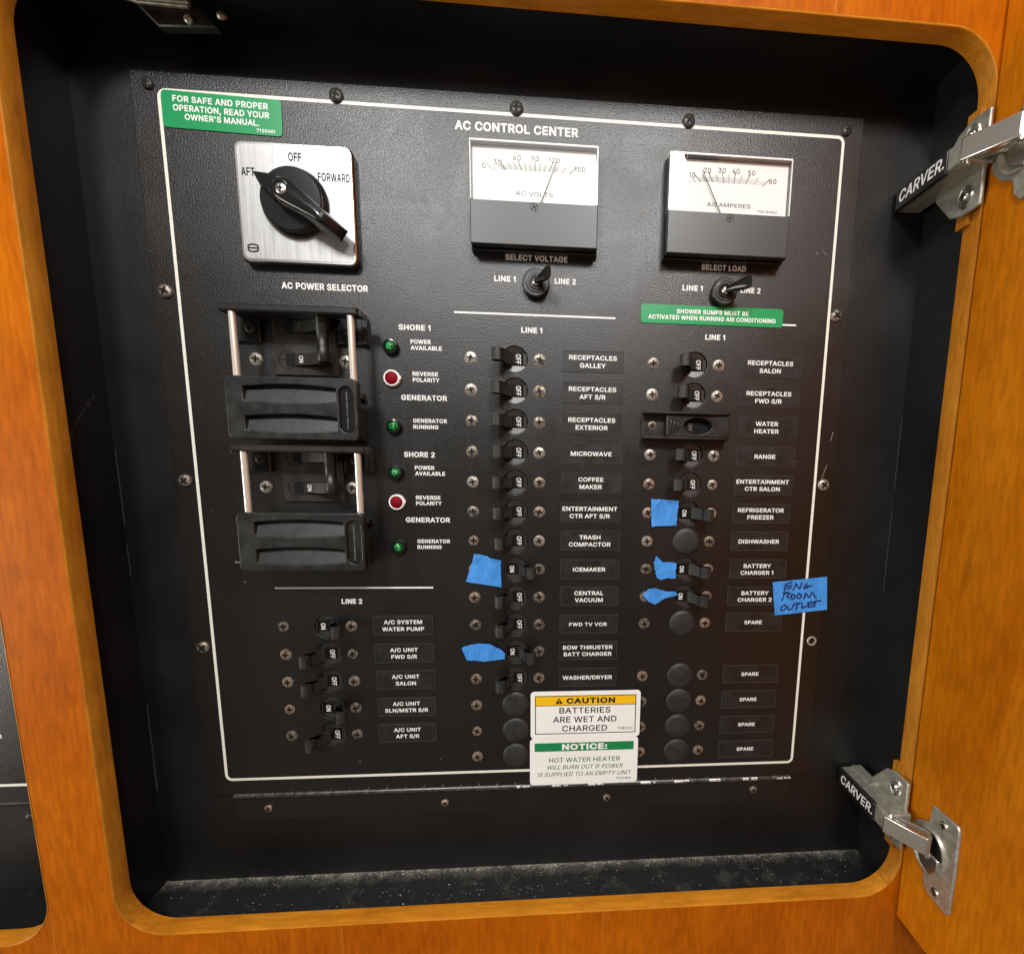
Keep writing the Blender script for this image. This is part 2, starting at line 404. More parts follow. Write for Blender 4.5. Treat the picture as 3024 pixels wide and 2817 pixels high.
# plain grotesque capitals as outlines (thousandths of the type size): advance, [x, y, x, y, ...] per contour
GLYPH = {"A":[479,[[16,0,201,509,276,509,463,0,395,0,287,302,276,334,264,372,250,420,232,478,245,478,228,419,213,371,201,333,191,302,85,0],[110,142,110,199,370,199,370,142]]],"B":[456,[[60,0,60,509,241,509,289,504,329,491,359,469,381,442,394,410,398,374,395,344,387,320,373,301,356,286,336,275,315,267,315,262,339,257,363,245,385,227,402,203,414,173,418,136,413,100,400,67,377,39,344,18,301,4,247,0],[125,57,245,57,296,63,330,80,349,105,355,137,352,161,342,184,327,203,306,218,279,228,248,231,125,231],[125,285,238,285,265,288,288,296,308,309,323,326,333,348,336,372,330,403,313,429,283,446,240,452,125,452]]],"C":[510,[[267,-7,225,-3,186,7,150,25,119,49,92,79,70,115,53,157,44,203,40,254,44,305,53,352,70,393,92,429,119,459,150,484,186,501,225,512,267,516,305,513,340,504,373,490,402,471,427,447,448,418,463,385,473,348,408,348,401,373,389,395,375,413,357,428,337,440,315,449,292,454,267,456,223,450,184,432,150,403,125,364,109,314,103,254,109,194,125,145,151,105,184,76,223,59,267,53,292,55,315,60,337,69,357,81,375,96,389,114,401,136,408,160,473,160,463,124,448,91,428,62,402,38,373,19,341,5,305,-4]]],"D":[502,[[219,0,96,0,96,57,215,57,272,63,318,81,354,110,379,149,394,198,399,255,394,312,379,361,354,399,320,428,275,446,221,452,93,452,93,509,225,509,273,505,315,495,353,478,399,441,433,391,449,351,458,306,462,255,458,205,449,159,433,119,411,83,384,54,351,31,312,14,268,3],[125,509,125,0,60,0,60,509]]],"E":[418,[[60,0,60,509,372,509,372,452,125,452,125,286,355,286,355,229,125,229,125,57,375,57,375,0]]],"F":[410,[[60,0,60,509,369,509,369,452,125,452,125,278,346,278,346,221,125,221,125,0]]],"G":[520,[[269,-7,225,-3,185,7,149,25,118,49,91,79,69,116,53,157,43,203,40,254,43,305,53,352,69,393,91,429,117,459,149,484,184,501,223,512,265,516,304,513,340,504,374,489,403,469,429,445,449,416,465,384,474,349,408,349,399,372,387,393,373,411,356,427,337,439,315,448,291,454,265,456,222,450,183,432,150,404,125,364,109,314,103,254,109,194,125,145,151,105,184,76,224,59,269,53,309,57,345,71,374,93,396,123,410,160,415,202,434,199,283,199,283,256,478,256,478,200,471,141,451,91,419,50,377,19,326,0]]],"H":[517,[[60,0,60,509,125,509,125,289,392,289,392,509,457,509,457,0,392,0,392,232,125,232,125,0]]],"I":[187,[[61,0,61,509,126,509,126,0]]],"J":[396,[[185,-7,124,3,75,33,52,63,38,100,33,145,33,173,98,173,98,145,104,104,122,74,149,56,185,50,220,56,248,74,266,104,272,145,272,509,336,509,336,145,332,100,318,63,294,33,246,3]]],"K":[466,[[104,145,104,216,122,239,139,261,157,282,174,303,193,324,212,344,364,509,448,509,231,276],[60,0,60,509,125,509,125,334,124,225,125,193,125,0],[372,0,188,259,228,309,449,0]]],"L":[393,[[60,0,60,509,125,509,125,57,361,57,361,0]]],"M":[628,[[60,0,60,509,152,509,277,187,282,174,287,159,299,123,305,103,311,84,322,49,307,49,318,83,330,121,342,158,348,174,352,187,476,509,568,509,568,0,504,0,504,291,504,327,505,369,506,413,507,457,513,457,505,433,498,409,482,363,474,341,467,322,456,291,342,0,286,0,170,291,165,304,159,321,145,361,137,384,129,408,121,432,112,457,119,457,120,416,121,372,122,328,122,291,122,0]]],"N":[523,[[60,0,60,509,136,509,343,183,352,169,363,151,375,130,388,107,401,82,414,55,405,54,402,81,401,108,400,134,399,157,399,195,399,509,463,509,463,0,387,0,202,290,190,310,177,331,164,354,148,381,108,452,119,454,122,384,123,354,124,328,125,307,125,291,125,0]]],"O":[533,[[267,-7,225,-3,186,7,150,25,119,49,92,79,70,115,53,157,44,203,40,254,44,305,53,352,70,393,92,429,119,459,150,484,186,501,225,512,267,516,309,512,348,501,384,484,415,459,442,429,464,393,480,352,490,305,493,254,490,203,480,157,464,115,442,79,415,49,384,25,348,7,309,-3],[267,53,310,59,349,76,383,105,408,144,425,194,430,254,425,314,408,365,383,404,349,433,310,450,267,456,223,450,184,433,151,404,125,364,109,314,103,254,109,194,125,144,151,105,184,76,223,59]]],"P":[444,[[60,0,60,509,235,509,289,503,332,487,366,462,390,430,404,391,409,348,404,304,390,265,366,233,332,207,289,191,235,186,109,186,109,242,233,242,269,246,297,256,318,272,333,294,342,319,344,348,342,376,333,402,318,423,297,439,268,449,232,452,125,452,125,0]]],"Q":[533,[[245,159,313,159,369,85,384,65,468,-48,401,-48,346,27,331,46],[267,-7,225,-3,186,7,150,25,119,49,92,79,70,115,53,157,44,203,40,254,44,305,53,352,70,393,92,429,119,459,150,484,186,501,225,512,267,516,309,512,348,501,384,484,415,459,442,429,464,393,480,352,490,305,493,254,490,203,480,157,464,115,442,79,415,49,384,25,348,7,309,-3],[267,53,310,59,349,76,383,105,408,144,425,194,430,254,425,314,408,365,383,404,349,433,310,450,267,456,223,450,184,433,151,404,125,364,109,314,103,254,109,194,125,144,151,105,184,76,223,59]]],"R":[449,[[60,0,60,509,236,509,290,504,333,489,367,465,390,433,405,395,409,352,405,309,390,271,367,240,333,217,289,203,236,198,96,198,96,255,234,255,269,258,298,267,319,281,334,300,342,324,345,352,342,380,334,405,319,425,298,440,269,449,233,452,125,452,125,0],[353,0,230,229,303,229,428,0]]],"S":[446,[[224,-9,172,-4,128,9,91,31,64,60,46,96,38,137,104,137,110,110,123,88,142,71,166,59,194,52,224,49,257,52,286,60,311,74,329,92,341,114,346,139,342,161,332,179,316,193,296,205,272,214,245,222,184,239,128,260,86,289,60,326,52,372,58,413,75,448,102,476,138,498,180,511,227,516,275,511,316,498,351,476,377,449,394,415,401,378,337,378,326,412,302,437,267,453,225,459,194,456,167,448,145,435,129,418,118,398,115,376,119,352,131,334,148,319,169,308,191,300,212,293,264,279,287,272,312,264,336,252,359,238,379,220,395,198,405,171,408,139,403,99,386,64,360,34,323,11,278,-4]]],"T":[448,[[32,452,32,509,417,509,417,452,257,452,257,0,193,0,193,452]]],"U":[517,[[259,-8,203,-2,154,15,114,43,85,80,66,124,60,173,60,509,124,509,124,178,128,144,141,113,160,87,187,68,220,56,259,52,298,56,331,68,357,87,377,113,389,144,393,178,393,509,457,509,457,173,451,124,433,80,403,43,363,15,315,-2]]],"V":[479,[[204,0,16,509,84,509,192,206,203,176,215,137,230,89,248,31,235,31,252,90,267,138,279,176,290,206,395,509,463,509,278,0]]],"W":[686,[[155,0,16,509,82,509,163,196,170,171,175,145,181,120,187,94,192,67,197,40,189,40,194,67,200,94,205,120,211,145,218,171,224,196,306,509,380,509,462,196,468,171,474,145,480,120,486,94,492,67,497,40,488,40,493,67,499,94,504,120,510,145,523,196,603,509,670,509,530,0,455,0,368,323,359,356,351,391,344,431,336,475,350,475,342,433,335,395,327,359,318,323,230,0]]],"X":[474,[[18,0,217,284,217,236,29,509,104,509,178,400,192,379,204,361,214,345,223,329,233,312,243,292,232,292,243,311,252,329,261,345,272,361,284,379,298,400,374,509,446,509,259,239,259,287,456,0,382,0,292,129,279,149,268,165,259,180,250,195,241,212,230,231,244,231,235,213,225,196,216,181,206,166,195,149,182,129,91,0]]],"Y":[472,[[203,0,203,208,16,509,91,509,192,344,208,318,222,292,236,264,250,230,224,230,237,265,251,293,265,318,280,344,381,509,455,509,268,208,268,0]]],"Z":[438,[[42,0,42,46,273,385,289,408,306,431,323,453,341,476,348,454,317,453,285,452,254,452,223,452,40,452,40,509,397,509,397,462,169,129,152,105,134,81,116,57,97,33,90,54,121,56,152,57,183,57,214,57,399,57,399,0]]],"0":[453,[[227,-7,174,1,130,24,95,62,69,113,57,155,50,202,48,254,50,306,57,353,69,395,95,447,130,484,174,508,227,516,279,508,323,484,358,447,384,395,396,353,403,306,405,254,403,202,396,155,384,113,359,62,323,24,279,1],[227,50,261,56,290,74,313,103,330,144,340,194,344,254,340,314,330,365,313,405,290,435,261,453,227,460,192,453,163,435,140,405,123,365,113,314,109,254,113,194,123,144,140,103,163,74,192,56]]],"1":[300,[[140,0,140,420,132,420,44,352,44,424,150,509,205,509,205,0]]],"2":[453,[[64,0,64,47,234,229,261,257,282,282,299,305,311,327,318,348,320,371,317,397,308,419,293,436,273,449,250,457,224,460,196,457,172,447,153,433,139,413,130,390,127,362,66,362,71,405,86,442,111,473,143,496,182,511,225,516,268,511,306,497,337,474,361,445,376,411,381,372,378,345,371,318,357,290,336,259,306,223,267,180,153,60,389,57,389,0]]],"3":[453,[[218,-7,173,-3,133,10,98,30,70,57,52,91,44,132,109,132,115,107,126,87,144,71,165,59,191,52,219,50,248,53,275,61,297,74,315,93,325,116,329,145,326,172,316,196,299,217,275,234,242,244,201,248,157,248,157,299,288,448,288,452,70,452,70,509,372,509,372,461,211,278,211,289,264,288,308,276,344,253,371,222,387,186,393,145,387,103,370,66,344,36,309,12,266,-2]]],"4":[453,[[40,105,40,158,247,509,311,509,109,166,413,163,413,105],[282,0,282,121,282,146,282,318,343,318,343,0]]],"5":[453,[[221,-7,178,-2,140,11,108,32,83,60,66,93,60,130,122,130,127,108,138,89,154,73,173,60,196,52,221,50,250,53,276,64,298,82,314,104,324,131,328,162,324,193,314,221,297,244,275,262,248,273,218,277,192,275,167,268,145,258,128,246,67,253,96,509,366,509,366,452,151,452,134,301,155,315,178,325,203,331,229,334,263,330,294,321,321,306,345,285,364,260,379,231,388,199,391,163,385,117,369,76,343,41,309,15,268,-1]]],"6":[453,[[226,-7,182,-1,142,15,109,40,84,74,69,115,64,162,68,199,80,239,102,285,137,340,252,509,322,509,151,261,145,261,154,275,165,288,179,299,196,307,214,312,235,314,278,309,316,295,346,271,370,240,384,201,389,157,384,112,368,73,343,39,310,14,271,-2],[226,48,254,52,279,63,299,79,314,101,324,128,327,157,324,187,314,213,299,235,279,251,254,262,226,265,198,262,174,252,153,235,138,214,128,188,125,158,128,128,138,102,153,79,174,63,198,52]]],"7":[453,[[97,0,323,448,323,452,62,452,62,509,391,509,391,449,165,0]]],"8":[453,[[226,-7,178,-2,136,11,101,33,74,62,57,96,52,135,55,166,65,195,81,220,101,241,125,256,153,265,119,282,93,308,76,342,70,380,75,417,90,450,114,477,146,498,184,511,226,516,269,511,306,498,337,477,361,450,377,417,382,380,376,342,359,308,333,282,300,267,327,256,351,241,372,220,387,195,397,166,401,135,395,96,378,62,352,33,317,11,275,-2],[226,49,258,52,285,60,307,74,323,91,333,113,337,139,333,165,322,189,305,208,283,223,256,232,226,235,196,232,169,223,147,208,130,189,119,165,115,139,119,113,129,91,145,74,167,60,195,52],[226,290,252,292,274,300,293,313,307,330,316,351,319,376,316,399,308,420,294,437,275,449,252,457,226,460,200,457,177,449,159,437,145,420,136,399,133,376,136,351,145,330,159,313,178,300,201,292]]],"9":[453,[[226,516,271,510,310,494,343,468,368,434,384,393,389,347,385,309,373,270,350,224,315,168,200,0,130,0,301,248,307,248,299,234,287,221,273,210,257,202,238,196,218,195,175,199,137,214,106,237,83,269,68,307,64,352,69,397,85,436,110,469,143,494,182,510],[226,460,199,457,174,446,154,429,138,407,129,381,125,352,129,322,138,295,154,274,174,257,199,247,226,243,254,247,279,257,299,273,314,295,324,321,327,350,324,381,314,407,299,429,279,446,254,457]]],"/":[249,[[235,533,71,-76,14,-76,178,533]]],".":[187,[[95,-4,78,-1,63,9,53,24,50,41,53,59,63,73,78,83,95,87,113,83,128,73,138,59,141,41,138,24,128,9,113,-1]]],",":[187,[[38,-119,68,71,137,71,84,-119]]],"'":[206,[[78,318,70,509,136,509,128,318]]],":":[187,[[95,-4,78,-1,63,9,53,24,50,41,53,59,63,73,78,83,95,87,113,83,128,73,138,59,141,41,138,24,128,9,113,-1],[95,271,78,274,63,284,53,299,50,316,53,334,63,349,78,359,95,362,113,359,128,349,138,334,141,316,138,299,128,284,113,274]]],"=":[453,[[72,245,72,301,381,301,381,245],[72,97,72,153,381,153,381,97]]]," ":[187,[]]}
def glyphs(s, bold, space=1.):
    k = (s, bold, space)
    if k in TC: return TC[k]
    pen = 0.; vs, fs = [], []
    for ch in s:
        gv, gf = letter(ch, bold); o = len(vs)
        vs += [(x + pen, y) for x, y in gv]; fs += [tuple(i + o for i in f) for f in gf]
        pen += GLYPH[ch][0] * .001 * space + bold * 1.3
    x0 = min(v[0] for v in vs); x1 = max(v[0] for v in vs)
    TC[k] = ([(a - x0, b) for a, b in vs], fs, x1 - x0)
    return TC[k]
LC = {}
def letter(ch, bold):
    """outline thickened along its normal, then triangulated where the winding number is not zero"""
    if (ch, bold) in LC: return LC[(ch, bold)]
    V2, E2, L2 = [], [], []
    for c in GLYPH[ch][1]:
        P = [Vector((c[2 * j] * .001, c[2 * j + 1] * .001)) for j in range(len(c) // 2)]; n = len(P); Q = []
        for j in range(n):
            e0 = (P[j] - P[j - 1]).normalized(); e1 = (P[(j + 1) % n] - P[j]).normalized()
            q = Vector((-e0.y, e0.x)) + Vector((-e1.y, e1.x)); q = q / max(q.length_squared, .8) * 2
            Q.append(P[j] + q * bold)
        o = len(V2); V2 += Q; E2 += [(o + j, o + (j + 1) % n) for j in range(n)]; L2.append(Q)
    if not V2: LC[(ch, bold)] = ([], []); return LC[(ch, bold)]
    ov, oe, of, *_ = delaunay_2d_cdt(V2, E2, [], 0, 1e-5)
    def wind(p):
        w = 0
        for Q in L2:
            for j in range(len(Q)):
                a, b = Q[j - 1], Q[j]
                cr = (b.x - a.x) * (p.y - a.y) - (p.x - a.x) * (b.y - a.y)
                if a.y <= p.y < b.y and cr > 0: w += 1
                elif b.y <= p.y < a.y and cr < 0: w -= 1
        return w
    keep = []
    for f in of:
        c = sum((ov[i] for i in f), Vector((0, 0))) / len(f)
        if wind(c) != 0: keep.append(tuple(f))
    LC[(ch, bold)] = ([(v.x, v.y) for v in ov], keep)
    return LC[(ch, bold)]
CAP = .509                     # cap height at size 1
def text(s, x, y, cap, h, m, parent, w=None, k=.80, align='c', rot=0., bold=.013, slant=0., name='lettering', space=1., base=(0, 0, 0), fn=None, th=.06):
    """text centred on y; w = measured width in mm, else natural width times k"""
    vs, fs, nw = glyphs(s, bold, space)
    sy = cap / (CAP + 2 * bold); sx = (w / nw) if w else sy * k
    tw = nw * sx; ox = {'c': -tw / 2, 'l': 0, 'r': -tw}[align]
    c, sn = math.cos(R(rot)), math.sin(R(rot))
    bm = bmesh.new(); vv = []
    for a, b in vs:
        px = a * sx + ox + b * sy * slant; py = -(b * sy) + cap / 2 - bold * sy
        qx, qy = px * c - py * sn, px * sn + py * c
        vv.append(bm.verts.new(fn(qx, qy) if fn else V(qx, qy, 0)))
    for f in fs:
        try: bm.faces.new([vv[i] for i in f])
        except ValueError: pass
    if not fn:
        bm.normal_update()
        for f in bm.faces:
            if f.normal.y > 0: f.normal_flip()
    if th:
        r = bmesh.ops.extrude_face_region(bm, geom=list(bm.faces))
        nv = [g for g in r['geom'] if isinstance(g, bmesh.types.BMVert)]
        d = Vector(fn.out) * th * .001 if fn else Vector((0, -th * .001, 0))
        for q in nv: q.co += d
    me = bpy.data.meshes.new(name); bm.to_mesh(me); bm.free(); me.materials.append(m)
    return link(bpy.data.objects.new(name, me), (x, y, h), parent)
def place_copy(src, mm, parent, name=None):
    o = bpy.data.objects.new(name or src.name.split('.')[0], src.data)
    for md in src.modifiers:
        n = o.modifiers.new(md.name, md.type)
        n.width = md.width; n.segments = md.segments; n.limit_method = md.limit_method; n.angle_limit = md.angle_limit
    return link(o, mm, parent)

# ================================================================== CABINET
D = 40.0                                  # front face of the wooden frame, in front of the panel
cab = empty('cabinet', (0, 356, 0), 'orange cherry veneered cabinet front with rounded openings round the black panel', 'cabinet')
hole = rrect(-253.5, 242.6, -165.2, 351.3, 27, 12)
hole2 = rrect(-760, -291.6, -165.2, 353.3, 27, 12)
out = [(-900, -420), (420, -420), (420, 640), (-900, 640)]
ff = holed_sheet('face_frame', out, [inset(hole, -.9), inset(hole2, -.9)], 30, D, M['wood'], cab, bevel=.35)
def band(pts):
    mb = MB(); n = len(pts); o_ = inset(pts, -1.0); i2 = inset(pts, -.45)
    rings = [[(x, y, 29.6) for x, y in o_], [(x, y, 29.6) for x, y in pts], [(x, y, D - .4) for x, y in pts], [(x, y, D + .12) for x, y in i2], [(x, y, D + .12) for x, y in o_]]
    rs = [[mb.v(*p) for p in r] for r in rings]
    for a, b in zip(rs, rs[1:]):
        for k in range(n):
            q = mb._f((a[k], a[(k + 1) % n], b[(k + 1) % n], b[k]))
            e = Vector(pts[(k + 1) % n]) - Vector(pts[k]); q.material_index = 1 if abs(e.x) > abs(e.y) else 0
    return mb.obj('edge_band', [M['edge'], M['edge_h']], (0, 0, 0), cab, smooth=50)
band(hole); band(hole2)
for x, y0, y1 in ((-123.9, 352.6, 640), (41.3, 352.6, 640), (-290.3, 339.5, 640), (-275.5, -420, -166), (150, -420, -167)):
    w = .45
    MB().box(x - w / 2, x + w / 2, y0, y1, D - .2, D + .04).obj('veneer_seam', M['seam'], (0, 0, 0), cab)
# black box behind the main opening
B0 = -3.0
rw = MB()
rw.box(-262, 246, -174, 358, B0 - 6, B0)
rw.obj('back_board', M['recess'], (0, 0, 0), cab)
MB().box(-262, -260, -174, 358, B0, 29.9).obj('side_board', M['recess'], (0, 0, 0), cab)
MB().box(243.6, 246, -174, 358, B0, 29.9).obj('side_board', M['recess'], (0, 0, 0), cab)
MB().box(-260, 243.6, 356, 358, B0, 29.9).obj('ledge', M['ledge'], (0, 0, 0), cab)
MB().box(-260, 243.6, -174, -172, B0, 29.9).obj('top_board', M['recess'], (0, 0, 0), cab)
# box behind the neighbour opening
MB().box(-760, -284, -174, 358, B0 - 6, B0).obj('back_board', M['recess'], (0, 0, 0), cab)
MB().box(-286, -284, -174, 358, B0, 29.9).obj('side_board', M['recess'], (0, 0, 0), cab)
MB().box(-760, -286, 356, 358, B0, 29.9).obj('ledge', M['recess'], (0, 0, 0), cab)

# scratches down the corner of the left side board and at the right
sc = MB()
for (x, y, L, w, t) in [(-259.6, 60, 46, .5, 3), (-259.6, 118, 20, .5, 2), (-259.4, 225, 60, .6, 2), (-259.5, 262, 26, .5, -2)]:
    sc.prism([(x, y), (x + w, y), (x + w + t * .1, y + L), (x + t * .1, y + L)], B0 + .02, B0 + .12)
sc.box(243.0, 243.5, 30, 78, B0 + .02, B0 + .12).box(243.0, 243.5, 92, 150, B0 + .02, B0 + .1)
tag(sc.obj('scratch', M['scuff'], (0, 0, 0), cab), kind='stuff')

# curved rub mark on the left side board, a chain of faint dabs
RUB = ((60, 23), (30, 6))
q = MB(); random.seed(21)
for k in range(26):
    t = k / 25; y = RUB[0][0] + (RUB[1][0] - RUB[0][0]) * t; h = RUB[0][1] + (RUB[1][1] - RUB[0][1]) * t ** 1.6
    r = random.uniform(.3, .9); yy = y + random.uniform(-.6, .6); hh = h + random.uniform(-.5, .5)
    q._f([q.v(-259.93, yy + r * math.cos(a) * 1.4, hh + r * math.sin(a) * .7) for a in [1.05 * j for j in range(6)]])
tag(q.obj('rub_mark', M['scuff'], (0, 0, 0), cab, smooth=0), kind='stuff')
# debris on the ledge
random.seed(3)
db = MB(); CL = [-165, -120, -112, -60, -20, -14, 40, 95, 150, 158, 205]
for i in range(1000):
    t = random.random()
    x = random.choice(CL) + random.gauss(0, 16) if random.random() < .6 else -250 + 488 * random.random()
    if not -255 < x < 240: continue
    h = (-2.6 + random.expovariate(.55)) if random.random() < .62 else random.uniform(-2, 29)
    if h > 29: continue
    r = random.uniform(.12, .42) * (1.9 if random.random() < .04 else 1)
    a = random.random() * 6.28
    P = [(x + r * math.cos(a + k * 2.1) * random.uniform(.6, 1.2), h + r * math.sin(a + k * 2.1) * random.uniform(.6, 1.2)) for k in range(3)]
    b = [db.v(px, 355.95, ph) for px, ph in P]; tp = db.v(x, 355.95 - r * .8, h)
    db._f(b)
    for k in range(3): db._f((b[k], b[(k + 1) % 3], tp))
tag(db.obj('debris', M['debris'], smooth=0), 'pale dust and crumbs scattered along the black ledge below the panel', 'debris', kind='stuff')

# screw in the top board + latch bracket
def screw(x, y, r, m, parent, h=0., kind='pan', rot=0., name='screw', ht=1.3):
    key = (round(r, 1), kind, m.name, ht)
    if key not in SCR:
        mb = MB()
        if kind == 'pan':
            prof = [(r, 0), (r, ht * .35), (r * .93, ht * .62), (r * .72, ht * .88), (r * .42, ht)]
        else:
            prof = [(r * 1.12, -.35), (r * 1.12, .05), (r, .06), (r * .97, ht * .5), (r * .6, ht * .8), (r * .42, ht * .85)]
        mb.lathe(0, 0, prof, 24, m=0)
        hh = ht + .03 if kind == 'pan' else ht * .85 + .03
        L, w = r * .66, r * .19
        cr = [(-w * .5, -L), (w * .5, -L), (w, -w), (L, -w * .5), (L, w * .5), (w, w), (w * .5, L), (-w * .5, L), (-w, w), (-L, w * .5), (-L, -w * .5), (-w, -w)]
        mb.prism(cr, ht * .3, hh, m=1)
        SCR[key] = mb.mesh('screw', [m, M['void']], 40)
    o = link(bpy.data.objects.new(name, SCR[key]), (x, y, h + (random.uniform(-.12, .3) if kind == 'flat' else 0)), parent)
    o.rotation_euler = (0, R(rot), 0)
    return o
SCR = {}

br = empty('latch_bracket', (-200, -172, 5), 'dark plastic latch bracket hanging from the black top of the recess, upper left', 'bracket')
mb = MB(); mb.prism([(-31, -12), (4, -12), (15.5, 3.5), (-13, 5)], -2, 2.2, .6)
mb.obj('plate', M['plastic_matte'], (-184, -166 + 6, 14), br)
mb = MB(); mb.tube([(-214, -171, 16), (-213, -166.5, 16.5), (-205, -164.3, 17), (-181, -164, 17)], 1.0, 10)
mb.box(-206, -180, -172, -164.5, 15.5, 18.6, .4)
mb.obj('striker', M['chrome_s'], (0, 0, 0), br)
MB().lathe(0, 0, [(2.1, 0), (2.0, 1), (1.2, 1.6)], 20).obj('rivet', M['chrome_s'], (-181.8, -158.6, 16.2), br)
ts = MB(); ts.lathe(0, 0, [(2.4, 0), (2.4, 1), (2.0, 1.8), (1.0, 2.3)], 20)
o = ts.obj('loose_screw', M['s_nickel'], (-166.5, -162.5, 14)); o.rotation_euler = (R(-35), 0, R(10))
tag(o, 'bright round screw head at the top of the recess, right of the latch bracket', 'screw')

# ================================================================== CONTROL PANEL
cp = empty('control_panel', (0, 291, 0), 'black electrical control panel with meters, selector knob, breakers and white lettering', 'control panel')
PITCH = 19.05
C1, C2, C3 = -140.0, -17.2, 97.4           # hub centres of the three breaker columns
row = lambda r: r * PITCH
breakers = []                               # (column x, row, state, name)
hub = {1: C1, 2: C2, 3: C3}
L2 = ['receptacles galley', 'receptacles aft', 'receptacles exterior', 'microwave', 'coffee maker', 'entertainment aft', 'trash compactor', 'icemaker', 'central vacuum', 'forward TV', 'bow thruster', 'washer/dryer']
for r_ in range(12): breakers.append((2, r_, 'ON' if r_ in (7, 10) else 'OFF', L2[r_]))
L3 = {0: 'receptacles salon', 1: 'receptacles forward', 3: 'range', 4: 'entertainment salon', 5: 'refrigerator', 7: 'battery charger 1', 8: 'battery charger 2'}
for r_, n_ in L3.items(): breakers.append((3, r_, 'ON' if r_ in (5, 7, 8) else 'OFF', n_))
for r_, s_, n_ in ((9, 'ON', 'water pump'), (10, 'OFF', 'A/C unit forward'), (11, 'OFF', 'A/C unit salon'), (12, 'ON', 'A/C unit master'), (13, 'OFF', 'A/C unit aft')): breakers.append((1, r_, s_, n_))
plugs = [(2, 12), (2, 13), (2, 14), (3, 6), (3, 9), (3, 11), (3, 12), (3, 13), (3, 14)]
holes = [circle(hub[c], row(r_), 7.95) for c, r_, s_, n_ in breakers]
plate_pts = [(-226, -145.5), (196, -148), (197.4, 95), (197.6, 289.3), (-224.6, 289.6), (-225.6, 60)]
holed_sheet('face_plate', plate_pts, holes, -2.2, 0, M['panel'], cp, bevel=.3)
# white border and rules
def strip_ring(x0, x1, y0, y1, r, w, h, m, parent, name):
    a = rrect(x0 - w / 2, x1 + w / 2, y0 - w / 2, y1 + w / 2, r + w / 2, 6); b = rrect(x0 + w / 2, x1 - w / 2, y0 + w / 2, y1 - w / 2, r - w / 2, 6)
    return MB().ring(b, a, .004, h).obj(name, m, (0, 0, 0), parent)
strip_ring(-211.7, 183.8, -136.5, 278.4, 3.6, 1.75, .07, M['line'], cp, 'border_line')
for x0, x1, y in ((-53.8, 45.3, -26.4), (62, 162.4, -26.4), (-170.9, -71.3, 145.7)):
    MB().box(x0, x1, y - .5, y + .5, .004, .07).obj('rule_line', M['white'], (0, 0, 0), cp)

W = M['white']
def ptext(s, x, y, cap, w=None, align='c', k=.80, bold=.027): return text(s, x, y, cap, .01, W, cp, w=w, align=align, k=k, bold=bold)
ptext('AC CONTROL CENTER', -15.2, -129.1, 4.7, 71.8)
ptext('SELECT VOLTAGE', -3.8, -59.1, 3.3, 37.6); ptext('SELECT LOAD', 112.9, -58.7, 3.3, 28.6)
ptext('AC POWER SELECTOR', -128.9, -37.6, 3.6, 49.6)
for s, x, y in (('LINE 1', -22.9, -46.7), ('LINE 2', 13.8, -46.7), ('LINE 1', 93.6, -46.1), ('LINE 2', 131.0, -46.2), ('LINE 1', -6.7, -17.5), ('LINE 1', 109.7, -17.3), ('LINE 2', -123.5, 154.7)):
    ptext(s, x, y, 3.25, 12.9)
for dy, n in ((0, '1'), (76.2, '2')):
    ptext('SHORE ' + n, -77.7 + dy * .005, -16.6 + dy, 3.2, 19.0)
    ptext('POWER', -80.4, -8.4 + dy, 2.45, 12.2, 'l'); ptext('AVAILABLE', -80.4, -4.8 + dy, 2.45, 18.7, 'l')
    ptext('REVERSE', -79.8 - dy * .008, 10.5 + dy, 2.45, 15.4, 'l'); ptext('POLARITY', -79.8 - dy * .008, 14.1 + dy, 2.45, 16.2, 'l')
    ptext('GENERATOR', -73.2, 24.8 + dy, 3.2, 28.0)
    ptext('GENERATOR', -80.5, 38.7 + dy, 2.45, 20.9, 'l'); ptext('RUNNING', -80.5, 42.5 + dy, 2.45, 15.4, 'l')

# ---- screws round the panel
for x, y, m, kd in ((-216.6, -139, 's_dark', 0), (-116.6, -139.5, 's_dark', 0), (-15.5, -139.5, 's_dark', 0), (86.6, -139.3, 's_dark', 0), (185.0, -140.1, 's_dark', 0), (-218.6, -31.5, 's_mixed', 0), (-218.4, 77.8, 's_mixed', 0), (-218, 184.7, 's_mixed', 0), (188.5, -33.1, 's_mixed', 0), (189.7, 75.3, 's_nickel', 0)):
    screw(x, y, 3.9 if abs(y) < 139.8 and x > -216 or y > -100 else 3.0, M[m], cp, 0, rot=random.uniform(0, 90), ht=1.9)
# empty screw hole with a bright rim
g = MB(); g.lathe(0, 0, [(2.5, .01), (3.6, .5), (3.3, .9), (2.3, .9), (2.0, .2)], 24, m=0, cap0=False, top=1)
g.obj('empty_screw_hole', [M['chrome_s'], M['void']], (191, 185.4, 0), cp)

